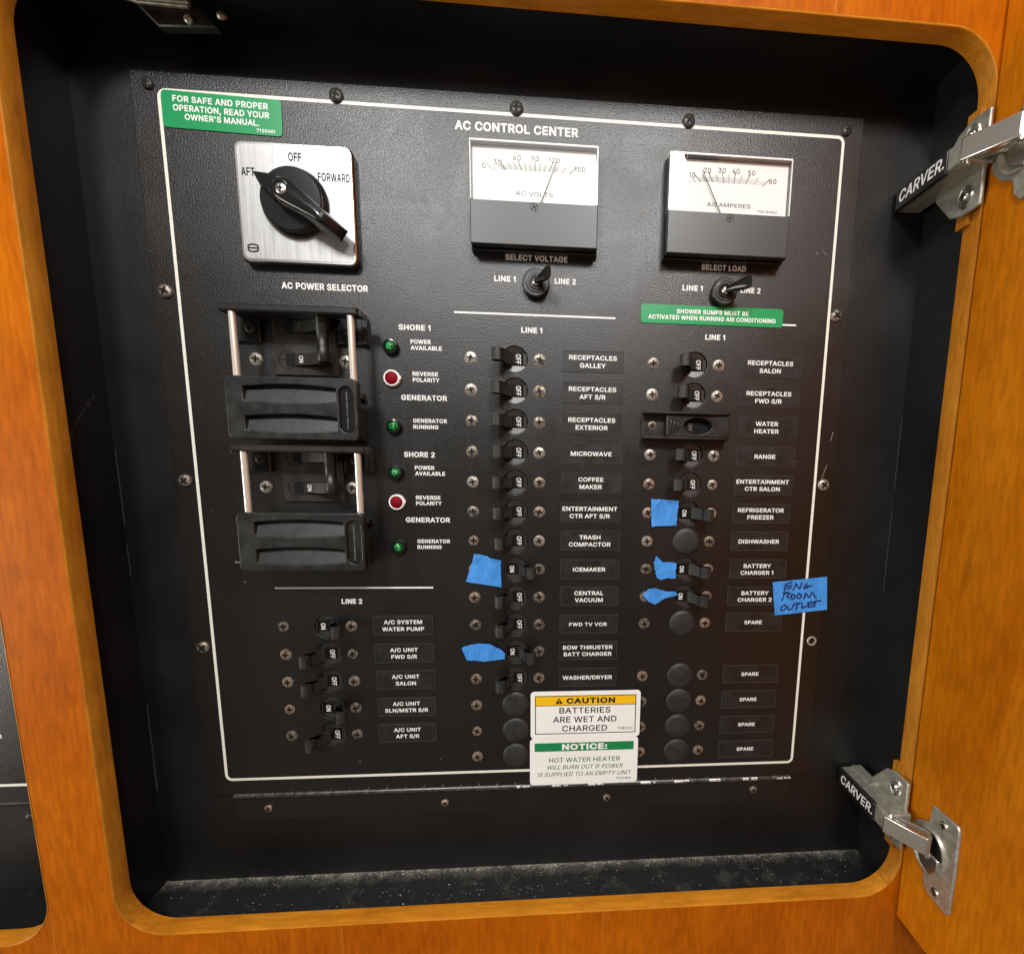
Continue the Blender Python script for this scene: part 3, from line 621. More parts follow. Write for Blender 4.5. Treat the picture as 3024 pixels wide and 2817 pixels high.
# ---- piano hinge along the bottom
hg = MB(); hg.box(-208.5, 184.5, 291.5, 311, -2.9, -1.9, .2)
M['knuckle'] = mat('lightened_black_hinge', (.030, .029, .028), .3, spec=.9, var=.5, vscale=260)  # base colour lightened to imitate the glint along the hinge
leaf = hg.obj('hinge_leaf', M['panel'], (0, 0, 0), cp)
worn = {15, 17, 19, 22, 24, 26, 28, 30}
for k in range(31):
    x0 = -208 + k * 12.63
    mb = MB(); rings = []
    for x in (x0 + .12, x0 + 12.5):
        rings.append([(x, 290.8 + 2.0 * math.cos(a), -.6 + 2.0 * math.sin(a)) for a in [2 * math.pi * j / 14 for j in range(14)]])
    mb.loft(rings)
    mb.obj('hinge_knuckle', M['knuckle'], (0, 0, 0), leaf)
    if k in worn:
        mb = MB(); xx = x0 + random.uniform(.3, 2)
        while xx < x0 + 11.5:
            L_ = random.uniform(2.5, 9); xe = min(xx + L_, x0 + 12.3); A0, A1 = random.uniform(-2.5, -2.1), random.uniform(-1.75, -1.5)
            pts_ = [(290.8 + 2.07 * math.cos(t), -.6 - 2.07 * math.sin(t)) for t in [A0 + (A1 - A0) * q / 4 for q in range(5)]]
            a_ = [mb.v(xx, *p) for p in pts_]; b_ = [mb.v(xe, *p) for p in pts_]
            for q in range(4): mb._f((a_[q], a_[q + 1], b_[q + 1], b_[q]))
            xx = xe + random.uniform(.3, 2.5)
        tag(mb.obj('worn_patch', M['bare'], (0, 0, 0), leaf), kind='stuff')
mb = MB()
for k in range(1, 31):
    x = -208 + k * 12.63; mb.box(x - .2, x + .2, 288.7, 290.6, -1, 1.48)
pin = mb.obj('hinge_gap_glint', M['rim'], (0, 0, 0), leaf); tag(pin, kind='stuff')  # bright slivers added as glints between the knuckles
for x, y in ((-187.5, 301.9), (-68, 302.5), (47.4, 303), (156.9, 300.8)):
    screw(x, y, 2.7, M['s_brass'], leaf, -1.9, rot=random.uniform(0, 90), ht=1.6)

# ---- breakers
def lever_mesh(sgn):
    """one lever: a bar leaning to one side, with a drilled round tip; profile in x-h, extruded along y"""
    def prof():
        tx, th, tr = -10.0, 11.2, 3.5
        P = [(-1.9, -1), (-1.9, .9), (-2.3, 1.5), (-4.2, 4.2)]
        a0, a1 = 60, -250
        for k in range(13):
            a = R(a0 + (300) * k / 12)
            P.append((tx + tr * math.cos(a), th + tr * math.sin(a)))
        P += [(-6.0, 4.0), (-4.6, -1)]
        return P
    P = [(sgn * x, h) for x, h in prof()]
    mb = MB(); y0, y1 = -3.55, 3.55
    A = [mb.v(x, y0, h) for x, h in P]; B = [mb.v(x, y1, h) for x, h in P]; n = len(P)
    for k in range(n): mb._f((A[k], A[(k + 1) % n], B[(k + 1) % n], B[k]))
    mb._f(A); mb._f(B[::-1])
    # the small hole through the tip, as dark end discs with a rim
    for yy, s in ((y0 - .02, -1), (y1 + .02, 1)):
        ring = [mb.v(sgn * -10.0 + 1.25 * math.cos(2 * math.pi * k / 14), yy, 11.2 + 1.25 * math.sin(2 * math.pi * k / 14)) for k in range(14)]
        mb._f(ring if s > 0 else ring[::-1], 1)
    return mb.mesh('lever', [M['lever'], M['void']], 30)
LEV = {'OFF': lever_mesh(1), 'ON': lever_mesh(-1)}
def boss_mesh():
    mb = MB()
    r = 7.6
    mb.cyl(0, 0, 7.9, -2.6, -2.2, 36)                             # floor of the hole
    # two faces tilted like a shallow roof, slot between them
    def seg(s):
        pts = [(r * math.cos(a), s * r * math.sin(a)) for a in [R(28 + (124) * k / 14) for k in range(15)]]
        top = [(x, y, -1.35 + max(0, (abs(y) - 3.6)) * .18) for x, y in pts]
        bot = [(x, y, -2.4) for x, y in pts]
        mb.loft([bot, top])
    seg(1); seg(-1)
    mb.box(4.9, 7.4, -3.5, 3.5, -2.4, -.6, .2); mb.box(-7.4, -6.4, -3.5, 3.5, -2.4, -.6, .2)
    mb.box(-6.4, 4.9, -3.55, 3.55, -2.4, -1.9, m=1)
    mb.box(-1.9, 4.6, -3.2, 3.2, -2.0, -.15, .25, m=1)              # barrel of the lever carrying the word
    return mb.mesh('circuit_breaker', [M['boss'], M['void']], 30)
BOSS = boss_mesh()
def wordmesh(s):
    o = text(s, 0, 0, 3.1 if s == 'OFF' else 2.9, 0, W, None, w=5.9 if s == 'OFF' else 4.3, rot=90, bold=.012)
    me = o.data; bpy.data.objects.remove(o); return me
WORD = {'OFF': wordmesh('OFF'), 'ON': wordmesh('ON')}
def pick():
    return random.choices(['s_nickel', 's_brass', 's_mixed'], [.45, .35, .2])[0]
SC2 = {(2, 0): ('s_nickel', 's_mixed'), (2, 2): ('s_mixed', 's_mixed'), (2, 5): ('s_mixed', 's_brass')}
def brk_screws(c, r_, parent, left=True, right=True):
    a, b = SC2.get((c, r_), (pick(), pick()))
    if c == 1 or r_ > 6: a, b = random.choice(['s_brass', 's_mixed']), random.choice(['s_brass', 's_mixed'])
    y = row(r_); x = {1: (-167.3, -124.7), 2: (-44.4, -1.9), 3: (70.1, 112.7)}[c]
    if left: screw(x[0], y, 3.35, M[a], parent, 0, 'flat', random.uniform(-25, 25), ht=1.2)
    if right: screw(x[1], y, 3.35, M[b], parent, 0, 'flat', random.uniform(-25, 25), ht=1.2)
colname = {1: 'lower left column', 2: 'middle column', 3: 'right column'}
for c, r_, st, nm in breakers:
    b = link(bpy.data.objects.new('circuit_breaker', BOSS), (hub[c], row(r_), 0), cp)
    b['label'] = 'black breaker switched %s beside the %s plate, %s' % (st.lower(), nm, colname[c])
    lv = link(bpy.data.objects.new('lever', LEV[st]), (hub[c] + (0 if st == 'OFF' else 0), row(r_), 0), b)
    lv.rotation_euler = (0, 0, R(random.uniform(-3, 3)))
    link(bpy.data.objects.new('lettering', WORD[st]), (hub[c] + (2.2 if st == 'OFF' else -2.6), row(r_), -.1), b)
    if st == 'ON':                                                   # mirror the barrel plate under the word
        MB().box(-4.8, 1.9, -3.3, 3.3, -2.0, -.12, .25).obj('barrel', M['void'], (hub[c], row(r_), 0), b)
    brk_screws(c, r_, cp)

PLUG = MB().lathe(0, 0, [(9.25, 0), (9.2, .5), (8.6, 1.1), (6.5, 1.6), (3.5, 1.9), (0, 2.0)], 48).mesh('blank_plug', M['plug'], 60)
for c, r_ in plugs:
    link(bpy.data.objects.new('blank_plug', PLUG), (hub[c] - .5, row(r_), 0), cp)
    brk_screws(c, r_, cp)
screw(70.6, row(2) + .4, 3.0, M['s_mixed'], cp, 1.6, 'flat', 10, ht=1.2)

# ---- name plates
def nplate(c, r_, lines, cap=2.75, w=None, label=None, space=1., k=.80):
    x = {1: (-110, -72.3), 2: (12.5, 51.3), 3: (128.1, 167.4)}[c]
    y = row(r_); cx = (x[0] + x[1]) / 2; jx, jy = random.uniform(-.25, .25), random.uniform(-.25, .25)
    hw, hh = (x[1] - x[0]) / 2, 6.15
    mb = MB(); mb.ring(rrect(-hw, hw, -hh, hh, .3, 2), rrect(-hw - .4, hw + .4, -hh - .4, hh + .4, .5, 2), .0, .45)
    for f in mb.bm.faces: f.material_index = 1
    mb.box(-hw + .12, hw - .12, -hh + .12, hh - .12, 0, .16, .05)
    o = mb.obj('name_plate', [M['plate'], M['ridge']], (cx + jx, y - .1 + jy, 0), cp, smooth=20)
    o['label'] = 'black name plate lettered %s' % label
    n = len(lines)
    for i, s in enumerate(lines):
        ly = y + .1 + (i - (n - 1) / 2) * 4.75 + jy
        text(s, cx + jx - .3, ly, cap, .17, W, o, k=KP * (1 if w is None else w), bold=.019, space=space)
nw_ = glyphs('RECEPTACLES', .019)[2]
KP = 30.2 / (nw_ * 2.75 / (CAP + .038))
for a in ((2, 0, ['RECEPTACLES', 'GALLEY']), (2, 1, ['RECEPTACLES', 'AFT S/R']), (2, 2, ['RECEPTACLES', 'EXTERIOR']), (2, 3, ['MICROWAVE']), (2, 4, ['COFFEE', 'MAKER']),
          (2, 5, ['ENTERTAINMENT', 'CTR AFT S/R']), (2, 6, ['TRASH', 'COMPACTOR']), (2, 7, ['ICEMAKER']), (2, 8, ['CENTRAL', 'VACUUM']), (2, 9, ['FWD TV VCR']), (2, 10, ['BOW THRUSTER', 'BATT CHARGER']), (2, 11, ['WASHER/DRYER']),
          (3, 0, ['RECEPTACLES', 'SALON']), (3, 1, ['RECEPTACLES', 'FWD S/R']), (3, 2, ['WATER', 'HEATER']), (3, 3, ['RANGE']), (3, 4, ['ENTERTAINMENT', 'CTR SALON']), (3, 5, ['REFRIGERATOR', 'FREEZER']), (3, 6, ['DISHWASHER']),
          (3, 7, ['BATTERY', 'CHARGER 1']), (3, 8, ['BATTERY', 'CHARGER 2']), (3, 9, ['SPARE']), (3, 11, ['SPARE']), (3, 12, ['SPARE']), (3, 13, ['SPARE']), (3, 14, ['SPARE']),
          (1, 9, ['A/C SYSTEM', 'WATER PUMP']), (1, 10, ['A/C UNIT', 'FWD S/R']), (1, 11, ['A/C UNIT', 'SALON']), (1, 12, ['A/C UNIT', 'SLN/MSTR S/R']), (1, 13, ['A/C UNIT', 'AFT S/R'])):
    c, r_, ln = a
    kw = dict(cap=2.4, w=1.05, space=1.06) if ln[0] == 'FWD TV VCR' else {}
    if ln == ['SPARE']: kw = dict(cap=2.55)
    if c == 1: kw = dict(cap=2.65, w=.97)
    nplate(c, r_, ln, label=' '.join(ln), **kw)

# ---- indicator lamps
for i, (y, kd) in enumerate(((-4.6, 'g'), (13.8, 'r'), (42.6, 'g'), (70.9, 'g'), (89.7, 'r'), (118.4, 'g'))):
    nm = ['first shore line, power available', 'first shore line, reverse polarity', 'first generator running', 'second shore line, power available', 'second shore line, reverse polarity', 'second generator running'][i]
    if kd == 'g':
        mb = MB(); mb.lathe(0, 0, [(4.7, 0), (4.7, 2.4), (4.2, 3.4), (3.3, 3.6), (2.95, 2.9), (2.9, 1.5)], 32, cap0=False)
        o = mb.obj('indicator_lamp', M['plastic_gloss'], (-91.7, y, 0), cp)
        MB().lathe(0, 0, [(2.9, 1.4), (2.8, 3.2), (2.3, 4.3), (1.3, 4.9), (0, 5.1)], 24).obj('lens', M['green'], (-91.7, y, 0), o, smooth=60)
        o['label'] = 'green indicator lamp in a black bezel: ' + nm
    else:
        mb = MB(); mb.lathe(0, 0, [(5.0, 0), (5.0, 1.9), (4.6, 2.6), (3.95, 2.6), (3.9, 1.4)], 32, cap0=False)
        mb.box(4.4, 5.5, -1.4, .5, 1, 2.0, .2)
        o = mb.obj('indicator_lamp', M['bezel'], (-91.9, y, 0), cp)
        MB().lathe(0, 0, [(3.9, 1.2), (3.85, 2.2), (3.3, 2.9), (0, 3.3)], 28).obj('lens', M['red'], (-91.9, y, 0), o, smooth=60)
        o['label'] = 'dark red indicator lamp in a white bezel: ' + nm

# ---- meters
def meter(x0, x1, nums, title, label, needle, mid, small=None, pivrot=0, glint=None):
    y0, y1, H = -115.6, -61.3, 11.0
    cx = mid
    mb = MB(); mb.box(x0 - .7, x1 + .7, y0 - .2, y1 + .7, 0, 4.2, .5); mb.box(x0, x1, y0, y1, 4.0, 6.4)
    o = mb.obj(label[0], M['plastic'], (0, 0, 0), cp); o['label'] = label[1]
    # dial card lies below the clear top
    MB().box(x0 + .9, x1 - .9, y0 + 1.2, -84.5, 6.4, 7.6).obj('dial', M['dial'], (0, 0, 0), o)
    # side walls of the clear top, black body behind them
    mb = MB(); mb.ring(rrect(x0 + .75, x1 - .75, y0 + .9, -84.4, .2, 2), rrect(x0 + .02, x1 - .02, y0 + .02, -84.2, .3, 2), 6.4, 10.2)
    mb.obj('window_rim', M['rimclear'], (0, 0, 0), o)
    mb = MB(); mb._f([mb.v(x0 + .3, y0 - .4, H), mb.v(x1 - .3, y0 - .4, H), mb.v(x1 - .3, -84.9, H), mb.v(x0 + .3, -84.9, H)])
    mb.obj('window', M['glass'], (0, 0, 0), o, smooth=0)
    mb = MB(); mb.prism([(x0 + .3, y0 - 2.6), (x1 - .3, y0 - 2.6), (x1 - .3, y0 - .7), (x0 + .3, y0 - .7)], 3.5, 7.4)
    A = [(x0 + .3, y0 - 3.6, 5.0), (x1 - .3, y0 - 3.6, 5.0), (x1 - .3, y0 - .65, 9.6), (x0 + .3, y0 - .65, 9.6)]
    B = [(x0 + .3, y0 - 3.6, 3.5), (x1 - .3, y0 - 3.6, 3.5), (x1 - .3, y0 - .65, 3.5), (x0 + .3, y0 - .65, 3.5)]
    mb = MB(); mb.loft([B, A]); mb.obj('top_bevel', M['rimlit'], (0, 0, 0), o)  # bevel coloured white for the light it would reflect
    q = MB(); q.box(x1 - .55, x1 - .1, y0 + .2, -84.9, 10.2, H + .05); q.box(x0 + .1, x0 + .45, y0 + .2, -84.9, 10.2, H + .03); q.box(x0 + .3, x1 - .3, y0 - .3, y0 + .5, 10.2, H + .04)
    tag(q.obj('window_edge_highlight', M['rimlit'], (0, 0, 0), o), kind='stuff')  # thin pale strips painted as highlights along the window
    mb = MB(); mb.box(x0, x1, -84.6, y1, 4.2, H + .1, .35); mb.obj('cover', M['mcover'], (0, 0, 0), o, smooth=20)
    # adjusting screw
    mb = MB(); mb.ring(circle(0, 0, 1.95, 28), circle(0, 0, 2.2, 28), .0, .05)
    cov = mb.obj('zero_screw', M['void'], (cx, -81.9, H + .1), o)
    for an in (pivrot, pivrot + 90):
        q = MB(); q.box(-1.9, 1.9, -.2, .2, .0, .05); z = q.obj('slot', M['void'], (cx, -81.9, H + .1), cov); z.rotation_euler = (0, R(an), 0)
    # scale
    def rad(a): return 19.6 + 8.4 * (a / 47.) ** 2
    def tick(mb, a, L, w):
        c, s = math.cos(R(a)), math.sin(R(a)); r0 = rad(a); px, py = c * w / 2, s * w / 2
        x_, y_ = cx + s * r0, -82.9 - c * r0; X_, Y_ = cx + s * (r0 + L), -82.9 - c * (r0 + L)
        mb.prism([(x_ - px, y_ - py), (X_ - px, Y_ - py), (X_ + px, Y_ + py), (x_ + px, y_ + py)], 7.62, 7.66)
    mb = MB()
    ks = sorted(nums)
    def ang(v):
        for a, b in zip(ks, ks[1:]):
            if a <= v <= b: return nums[a] + (nums[b] - nums[a]) * (v - a) / (b - a)
    v0, v1 = ks[0], ks[-1]; step = (v1 - ks[1]) / 60. if v1 > 100 else 1.
    v = ks[1] - (step * 4 if v1 > 100 else 0)
    k = 0
    while v <= v1 + 1e-6:
        q = (v - ks[1]) / step; qi = round(q)
        maj = any(abs(v - n) < 1e-3 for n in ks); mid_ = qi % 5 == 0
        tick(mb, ang(v), 5.9 if maj else (4.8 if mid_ else 3.3), .46 if maj else (.34 if mid_ else .17))
        v += step
    tick(mb, ang(v0), 5.4, .34); tick(mb, ang(v0) + 2.6, 4.2, .3); tick(mb, ang(v0) + 7., 3.4, .3)
    mb.obj('scale_marks', M['ink_m'], (0, 0, 0), o)
    for n, a in nums.items():
        r = rad(a) + 7.7; text(str(n), cx + math.sin(R(a)) * r - (0 if a < 40 else -.6), -82.9 - math.cos(R(a)) * r + (2.2 if abs(a) > 35 else .8), 2.75, 7.62, M['ink_m'], o, bold=.010, k=1.04, name='numeral', th=.03)
    text(title, cx - .1 + (.3 if small else 0), -90.6, 2.25, 7.62, M['ink_m'], o, bold=.008, w=21.5 if not small else 26.8, th=.03)
    if small: text(small, cx + 24.3, -88.2, 1.3, 7.62, M['ink_grey'], o, w=11.8, th=.03)
    (a, b), (c_, d_) = needle
    MB().tube([(a, b, 9), (a + (c_ - a) * .35, b + (d_ - b) * .35, 9), (c_, d_, 9)], [.34, .26, .2], 6).obj('needle', M['ink'], (0, 0, 0), o)
M['rimclear'] = mat('dark_acrylic_edge', (.07, .07, .08), .15, spec=.8)  # clear acrylic darkened in colour, set against the painted highlight
M['rimlit'] = mat('highlight_acrylic_edge', (.74, .75, .74), .3)  # highlight on clear acrylic put into the colour
meter(-41.3, 31.9, {0: -51, 30: -39.5, 60: -20.5, 90: .8, 120: 22.8, 150: 46.5}, 'AC VOLTS', ('voltmeter', 'square AC volts meter with white dial reading near 120, centre top'), ((-1.1, -85.2), (8.2, -108.4)), -4.8, pivrot=-28)
meter(73.6, 147.6, {0: -54, 10: -42.5, 20: -27.5, 30: -10.5, 40: 7.2, 50: 26.0, 60: 46.5}, 'AC AMPERES', ('ammeter', 'square AC amperes meter with white dial reading about 15, upper right'), ((105.7, -85.6), (93.8, -108.3)), 111.0, small='FS=5AAC', pivrot=-4)

# ---- rotary selector
sel = link(bpy.data.objects.new('rotary_selector', MB().prism(rrect(-32.2, 32.2, -32.0, 32.0, 4.8, 6), 0, 4.4, .5).mesh('rotary_selector', M['plastic_gloss'])), (-139.4, -79.0, 0), cp)
sel['label'] = 'power selector switch with brushed metal plate and black knob pointing to AFT'
X0, Y0 = -139.4, -79.1
MB().prism(rrect(-31.7, 31.7, -31.3, 31.3, 4.2, 6), 4.2, 5.9, .5).obj('trim', M['rim'], (X0, Y0, 0), sel)
MB().prism(rrect(-30.2, 30.2, -29.8, 29.8, 3.2, 6), 5.6, 6.05, .08).obj('plate', M['alu'], (X0, Y0, 0), sel)
for s, x, y, w, cp_ in (('OFF', -138.6, -103.4, 7.0, 4.4), ('AFT', -164.3, -94.6, 7.2, 4.3), ('FORWARD', -117.9, -94.0, 17.6, 4.3)):
    text(s, x, y, cp_, 6.07, M['ink'], sel, w=w, bold=.020, th=.05)
lg = MB()
ol = [(-3.1, -1.5)] + [(3.1 * math.sin(R(a)), -2.5 - (.0 if False else .0) + (1.0 * (abs(a) / 52.) ** 2)) for a in (-60, -40, -20, 0, 20, 40, 60)]
top = [(-3.1, -1.4), (-2.2, -2.0), (-.8, -2.35), (.8, -2.35), (2.2, -2.0), (3.1, -1.4)]
outl = top + [(x, -y) for x, y in top[::-1]]
inn = [(x * .76, y * .64) for x, y in outl]
lg.ring(inn, outl, 0, .04); lg.box(-2.6, 2.9, -.4, .4, 0, .04)
lg.obj('emblem', M['ink'], (-164.6, -54.9, 6.07), sel)
kn = MB()
kn.lathe(0, 0, [(18.2, 6.0), (18.2, 7.6), (17.4, 8.6), (16.7, 9.4), (16.7, 11.4), (16.1, 12.1), (0, 12.1)], 64)
knob = kn.obj('knob', M['plastic_gloss'], (X0, Y0, 0), sel, smooth=40)
ca, sa = math.cos(R(33.5)), math.sin(R(33.5))
def ax(u, v, h): return (u * ca - v * sa, u * sa + v * ca, h)      # u along the grip towards its tail
def sec(u, w0, w1, h0, h1):
    """cross-section at u: width w0 at the foot, w1 at the top, rounded"""
    return [ax(u, -w0, h0), ax(u, -w0 * .96, h0 + (h1 - h0) * .35), ax(u, -w1, h1 - .9), ax(u, -w1 * .75, h1), ax(u, w1 * .75, h1), ax(u, w1, h1 - .9), ax(u, w0 * .96, h0 + (h1 - h0) * .35), ax(u, w0, h0)]
gr = MB()
gr.loft([sec(-7.5, 2.6, 1.6, 11.9, 18), sec(-5.5, 5.2, 4.2, 11.9, 20.6), sec(-2.5, 6.4, 5.3, 11.9, 21.6), sec(2, 6.8, 5.7, 11.9, 22), sec(8, 6.3, 5.0, 11.9, 22.6), sec(15, 5.5, 3.9, 11.9, 23.2), sec(22, 4.9, 3.1, 12, 23.8), sec(27.0, 4.2, 2.3, 12.2, 24.0), sec(28.0, 4.1, 2.3, 12.4, 23.2), sec(34.2, 3.5, 2.8, 12.8, 16.8)])
gr.obj('grip', M['plastic_gloss'], (X0, Y0, 0), knob, smooth=50)
pt = MB(); pt.loft([[ax(-5, -6.4, 11.8), ax(-5, -5.6, 15), ax(-5, 5.6, 15), ax(-5, 6.4, 11.8)], [ax(-15.5, -4.4, 11.8), ax(-15.5, -3.2, 13.6), ax(-15.5, 3.2, 13.6), ax(-15.5, 4.4, 11.8)], [ax(-22.6, -.25, 11.8), ax(-22.6, -.1, 12.3), ax(-22.6, .1, 12.3), ax(-22.6, .25, 11.8)]])
pt.obj('pointer', M['plastic_gloss'], (X0, Y0, 0), knob, smooth=30)
q = MB(); q.lathe(0, 0, [(4.2, 21.2), (4.2, 21.95), (3.5, 22.0), (3.4, 21.6)], 32, cap0=False, m=0, top=1); q.obj('screw_well', [M['plastic_gloss'], M['void']], (X0, Y0, 0), knob)
screw(X0 + .3, Y0 + .4, 2.9, M['chrome'], knob, 21.7, rot=8, ht=1.0)

# ---- toggle switches
def toggle(x, y, lab, lean):
    mb = MB()
    n = 40
    gear = [((8.1 + (.22 if k % 2 else -.12)) * math.cos(2 * math.pi * k / n), (8.1 + (.22 if k % 2 else -.12)) * math.sin(2 * math.pi * k / n)) for k in range(n)]
    mb.prism(gear, 0, 4.6, .6)
    o = mb.obj('toggle_switch', M['plastic_matte'], (x, y, 0), cp); o['label'] = lab
    MB().lathe(0, 0, [(6.1, 4.5), (6.1, 4.75), (5.5, 4.8), (5.2, 4.2), (4.5, 4.2), (4.2, 5.4), (3.4, 5.4), (3.2, 4.8)], 36, cap0=False).obj('collar', M['plastic_gloss'], (x, y, 0), o)
    MB().lathe(0, 0, [(2.7, 4.2), (2.5, 5.6), (1.6, 6.6), (0, 6.9)], 24).obj('pivot_ball', M['chrome'], (x, y, 0), o, smooth=60)
    lx = lean
    L = MB(); rings = []
    for t, rx, ry in ((0, 1.6, 1.6), (.25, 1.9, 2.3), (.6, 1.9, 3.3), (.85, 1.6, 3.9), (1., 1.1, 3.6)):
        cx_, cy_, ch = lx * t, -1.2 * t, 5.2 + 12.5 * t
        # lever leans, so its section is turned a little
        rings.append([(cx_ + rx * math.cos(a) * .9, cy_ + ry * math.sin(a), ch - rx * math.cos(a) * .45) for a in [2 * math.pi * k / 16 for k in range(16)]])
    L.loft(rings); L.obj('bat_handle', M['plastic_gloss'], (x, y, 0), o, smooth=45)
toggle(-4.0, -43.9, 'black toggle for the voltmeter leaning towards LINE 2', 8.0)
toggle(112.9, -43.7, 'black toggle for the ammeter leaning towards LINE 2', 10.5)

# ---- guarded water-heater switch
wh = MB(); wh.box(63.8, 119.8, 30.2, 47.6, 0, 2.2, .3)
whr = wh.obj('guarded_switch', M['plastic_matte'], (0, 0, 0), cp); whr['label'] = 'black sliding guard over the water heater breaker'
for ya, yb in ((30.2, 32.0), (45.9, 47.6)):
    prof = [(64.0, 9.0), (78, 9.0), (90, 9.9), (105, 9.9), (119.6, 8.6)]
    mb = MB(); A = [(x, ya, 0) for x, h in prof] ; 
    top_ = [mb.v(x, ya, h) for x, h in prof]; top2 = [mb.v(x, yb, h) for x, h in prof]; b1 = [mb.v(x, ya, 0) for x, h in prof]; b2 = [mb.v(x, yb, 0) for x, h in prof]
    for i in range(4):
        mb._f((top_[i], top_[i + 1], top2[i + 1], top2[i])); mb._f((top_[i], b1[i], b1[i + 1], top_[i + 1])); mb._f((top2[i], top2[i + 1], b2[i + 1], b2[i]))
    mb._f((top_[0], top2[0], b2[0], b1[0])); mb._f((top_[-1], b1[-1], b2[-1], top2[-1]))
    mb.obj('rail', M['plastic_matte'], (0, 0, 0), whr, bevel=.5)
sl = holed_sheet('slide', [(78.5, 32.2), (119.4, 32.2), (119.4, 45.7), (78.5, 45.7)], [[(99 + 9.2 * math.cos(2 * math.pi * k / 40), 39 + 5.2 * math.sin(2 * math.pi * k / 40)) for k in range(40)]], 2.3, 7.2, M['plastic_matte'], whr, bevel=.4)
MB().box(88, 110, 33, 45, 2.2, 2.5).obj('opening', M['void'], (0, 0, 0), whr)
text('OFF', 95.2, 39, 2.4, 2.55, M['scratch'], whr, w=5.2, rot=90)
tg = MB(); arc = [(79.0, 33.3)] + [(79.0 + 9.0 * math.sin(R(a)) , 39 - 5.7 * math.cos(R(a))) for a in range(10, 171, 16)] + [(79.0, 44.7)]
tg.prism(arc, 6.5, 7.7, .3); tgo = tg.obj('thumb_pad', M['plastic'], (0, 0, 0), sl, smooth=20)
for x in (81, 83.3, 85.5):
    hl = 4.0 - (x - 81) * .35
    MB().tube([(x, 39 - hl, 7.6), (x, 39 - hl + .6, 8.3), (x, 39 + hl - .6, 8.3), (x, 39 + hl, 7.6)], .62, 8).obj('ridge', M['plastic'], (0, 0, 0), sl, smooth=60)

# ---- the two main breakers with sliding lock-out covers
def main_breaker(dy, lab):
    y = dy
    mb = MB(); mb.box(-160.2, -123.7, -19.5 + y, 13.6 + y, 0, 1.6, .3)
    o = mb.obj('main_breaker', M['body'], (0, 0, 0), cp); o['label'] = lab
    MB().box(-160.2, -134.6, -4.8 + y, -4.45 + y, 1.6, 1.68).obj('joint', M['void'], (0, 0, 0), o)
    for yy in (-14.1, 4.8):
        q = MB(); q.ring(circle(-152.2, yy + y, 5.0, 30), circle(-152.2, yy + y, 5.35, 30), 1.3, 1.75); q.obj('boss_ring', M['void'], (0, 0, 0), o)
        MB().box(-158.5, -153.4, yy - .2 + y, yy + .2 + y, 1.6, 1.7).obj('index_mark', M['void'], (0, 0, 0), o)
        q = MB(); q.box(-153.3, -131, yy - 3.7 + y, yy + 3.7 + y, 1.5, 1.9)
        q.obj('slot', M['void'], (0, 0, 0), o)
        q = MB(); P = [(-147.5, 1.9), (-147.5, 3.0), (-139, 4.2), (-129.5, 9.6), (-124.8, 13.0), (-122.8, 10), (-130, 3.5), (-133, 1.9)]
        a = [q.v(x, yy - 3.4 + y, h) for x, h in P]; b = [q.v(x, yy + 3.4 + y, h) for x, h in P]
        for k in range(len(P)): q._f((a[k], a[(k + 1) % len(P)], b[(k + 1) % len(P)], b[k]))
        q._f(a); q._f(b[::-1]); q.obj('lever', M['plastic_matte'], (0, 0, 0), o, bevel=.25)
        text('ON', -143.5, yy + y, 2.6, 3.72, W if yy > 0 else M['scratch'], o, w=3.9, rot=90, bold=.01).rotation_euler = (0, 0, R(-6))
    q = MB(); pr = [(2.6, -19), (3.3, -18.5), (3.3, -9.2), (3.15, -9.0), (3.15, -.6), (3.3, -.4), (3.3, 7.8), (2.7, 8.4)]
    rings = [[(-126.6 + r * math.cos(a), yy + y, 12.2 + r * math.sin(a)) for a in [2 * math.pi * k / 24 for k in range(24)]] for r, yy in pr]
    q.loft(rings); q.obj('tie_bar', M['plastic_matte'], (0, 0, 0), o, smooth=50)
    for x in (-171.3, -119.2): screw(x, 4.7 + y, 3.4, M['s_nickel'], o, 0, 'flat', 8, ht=1.3)
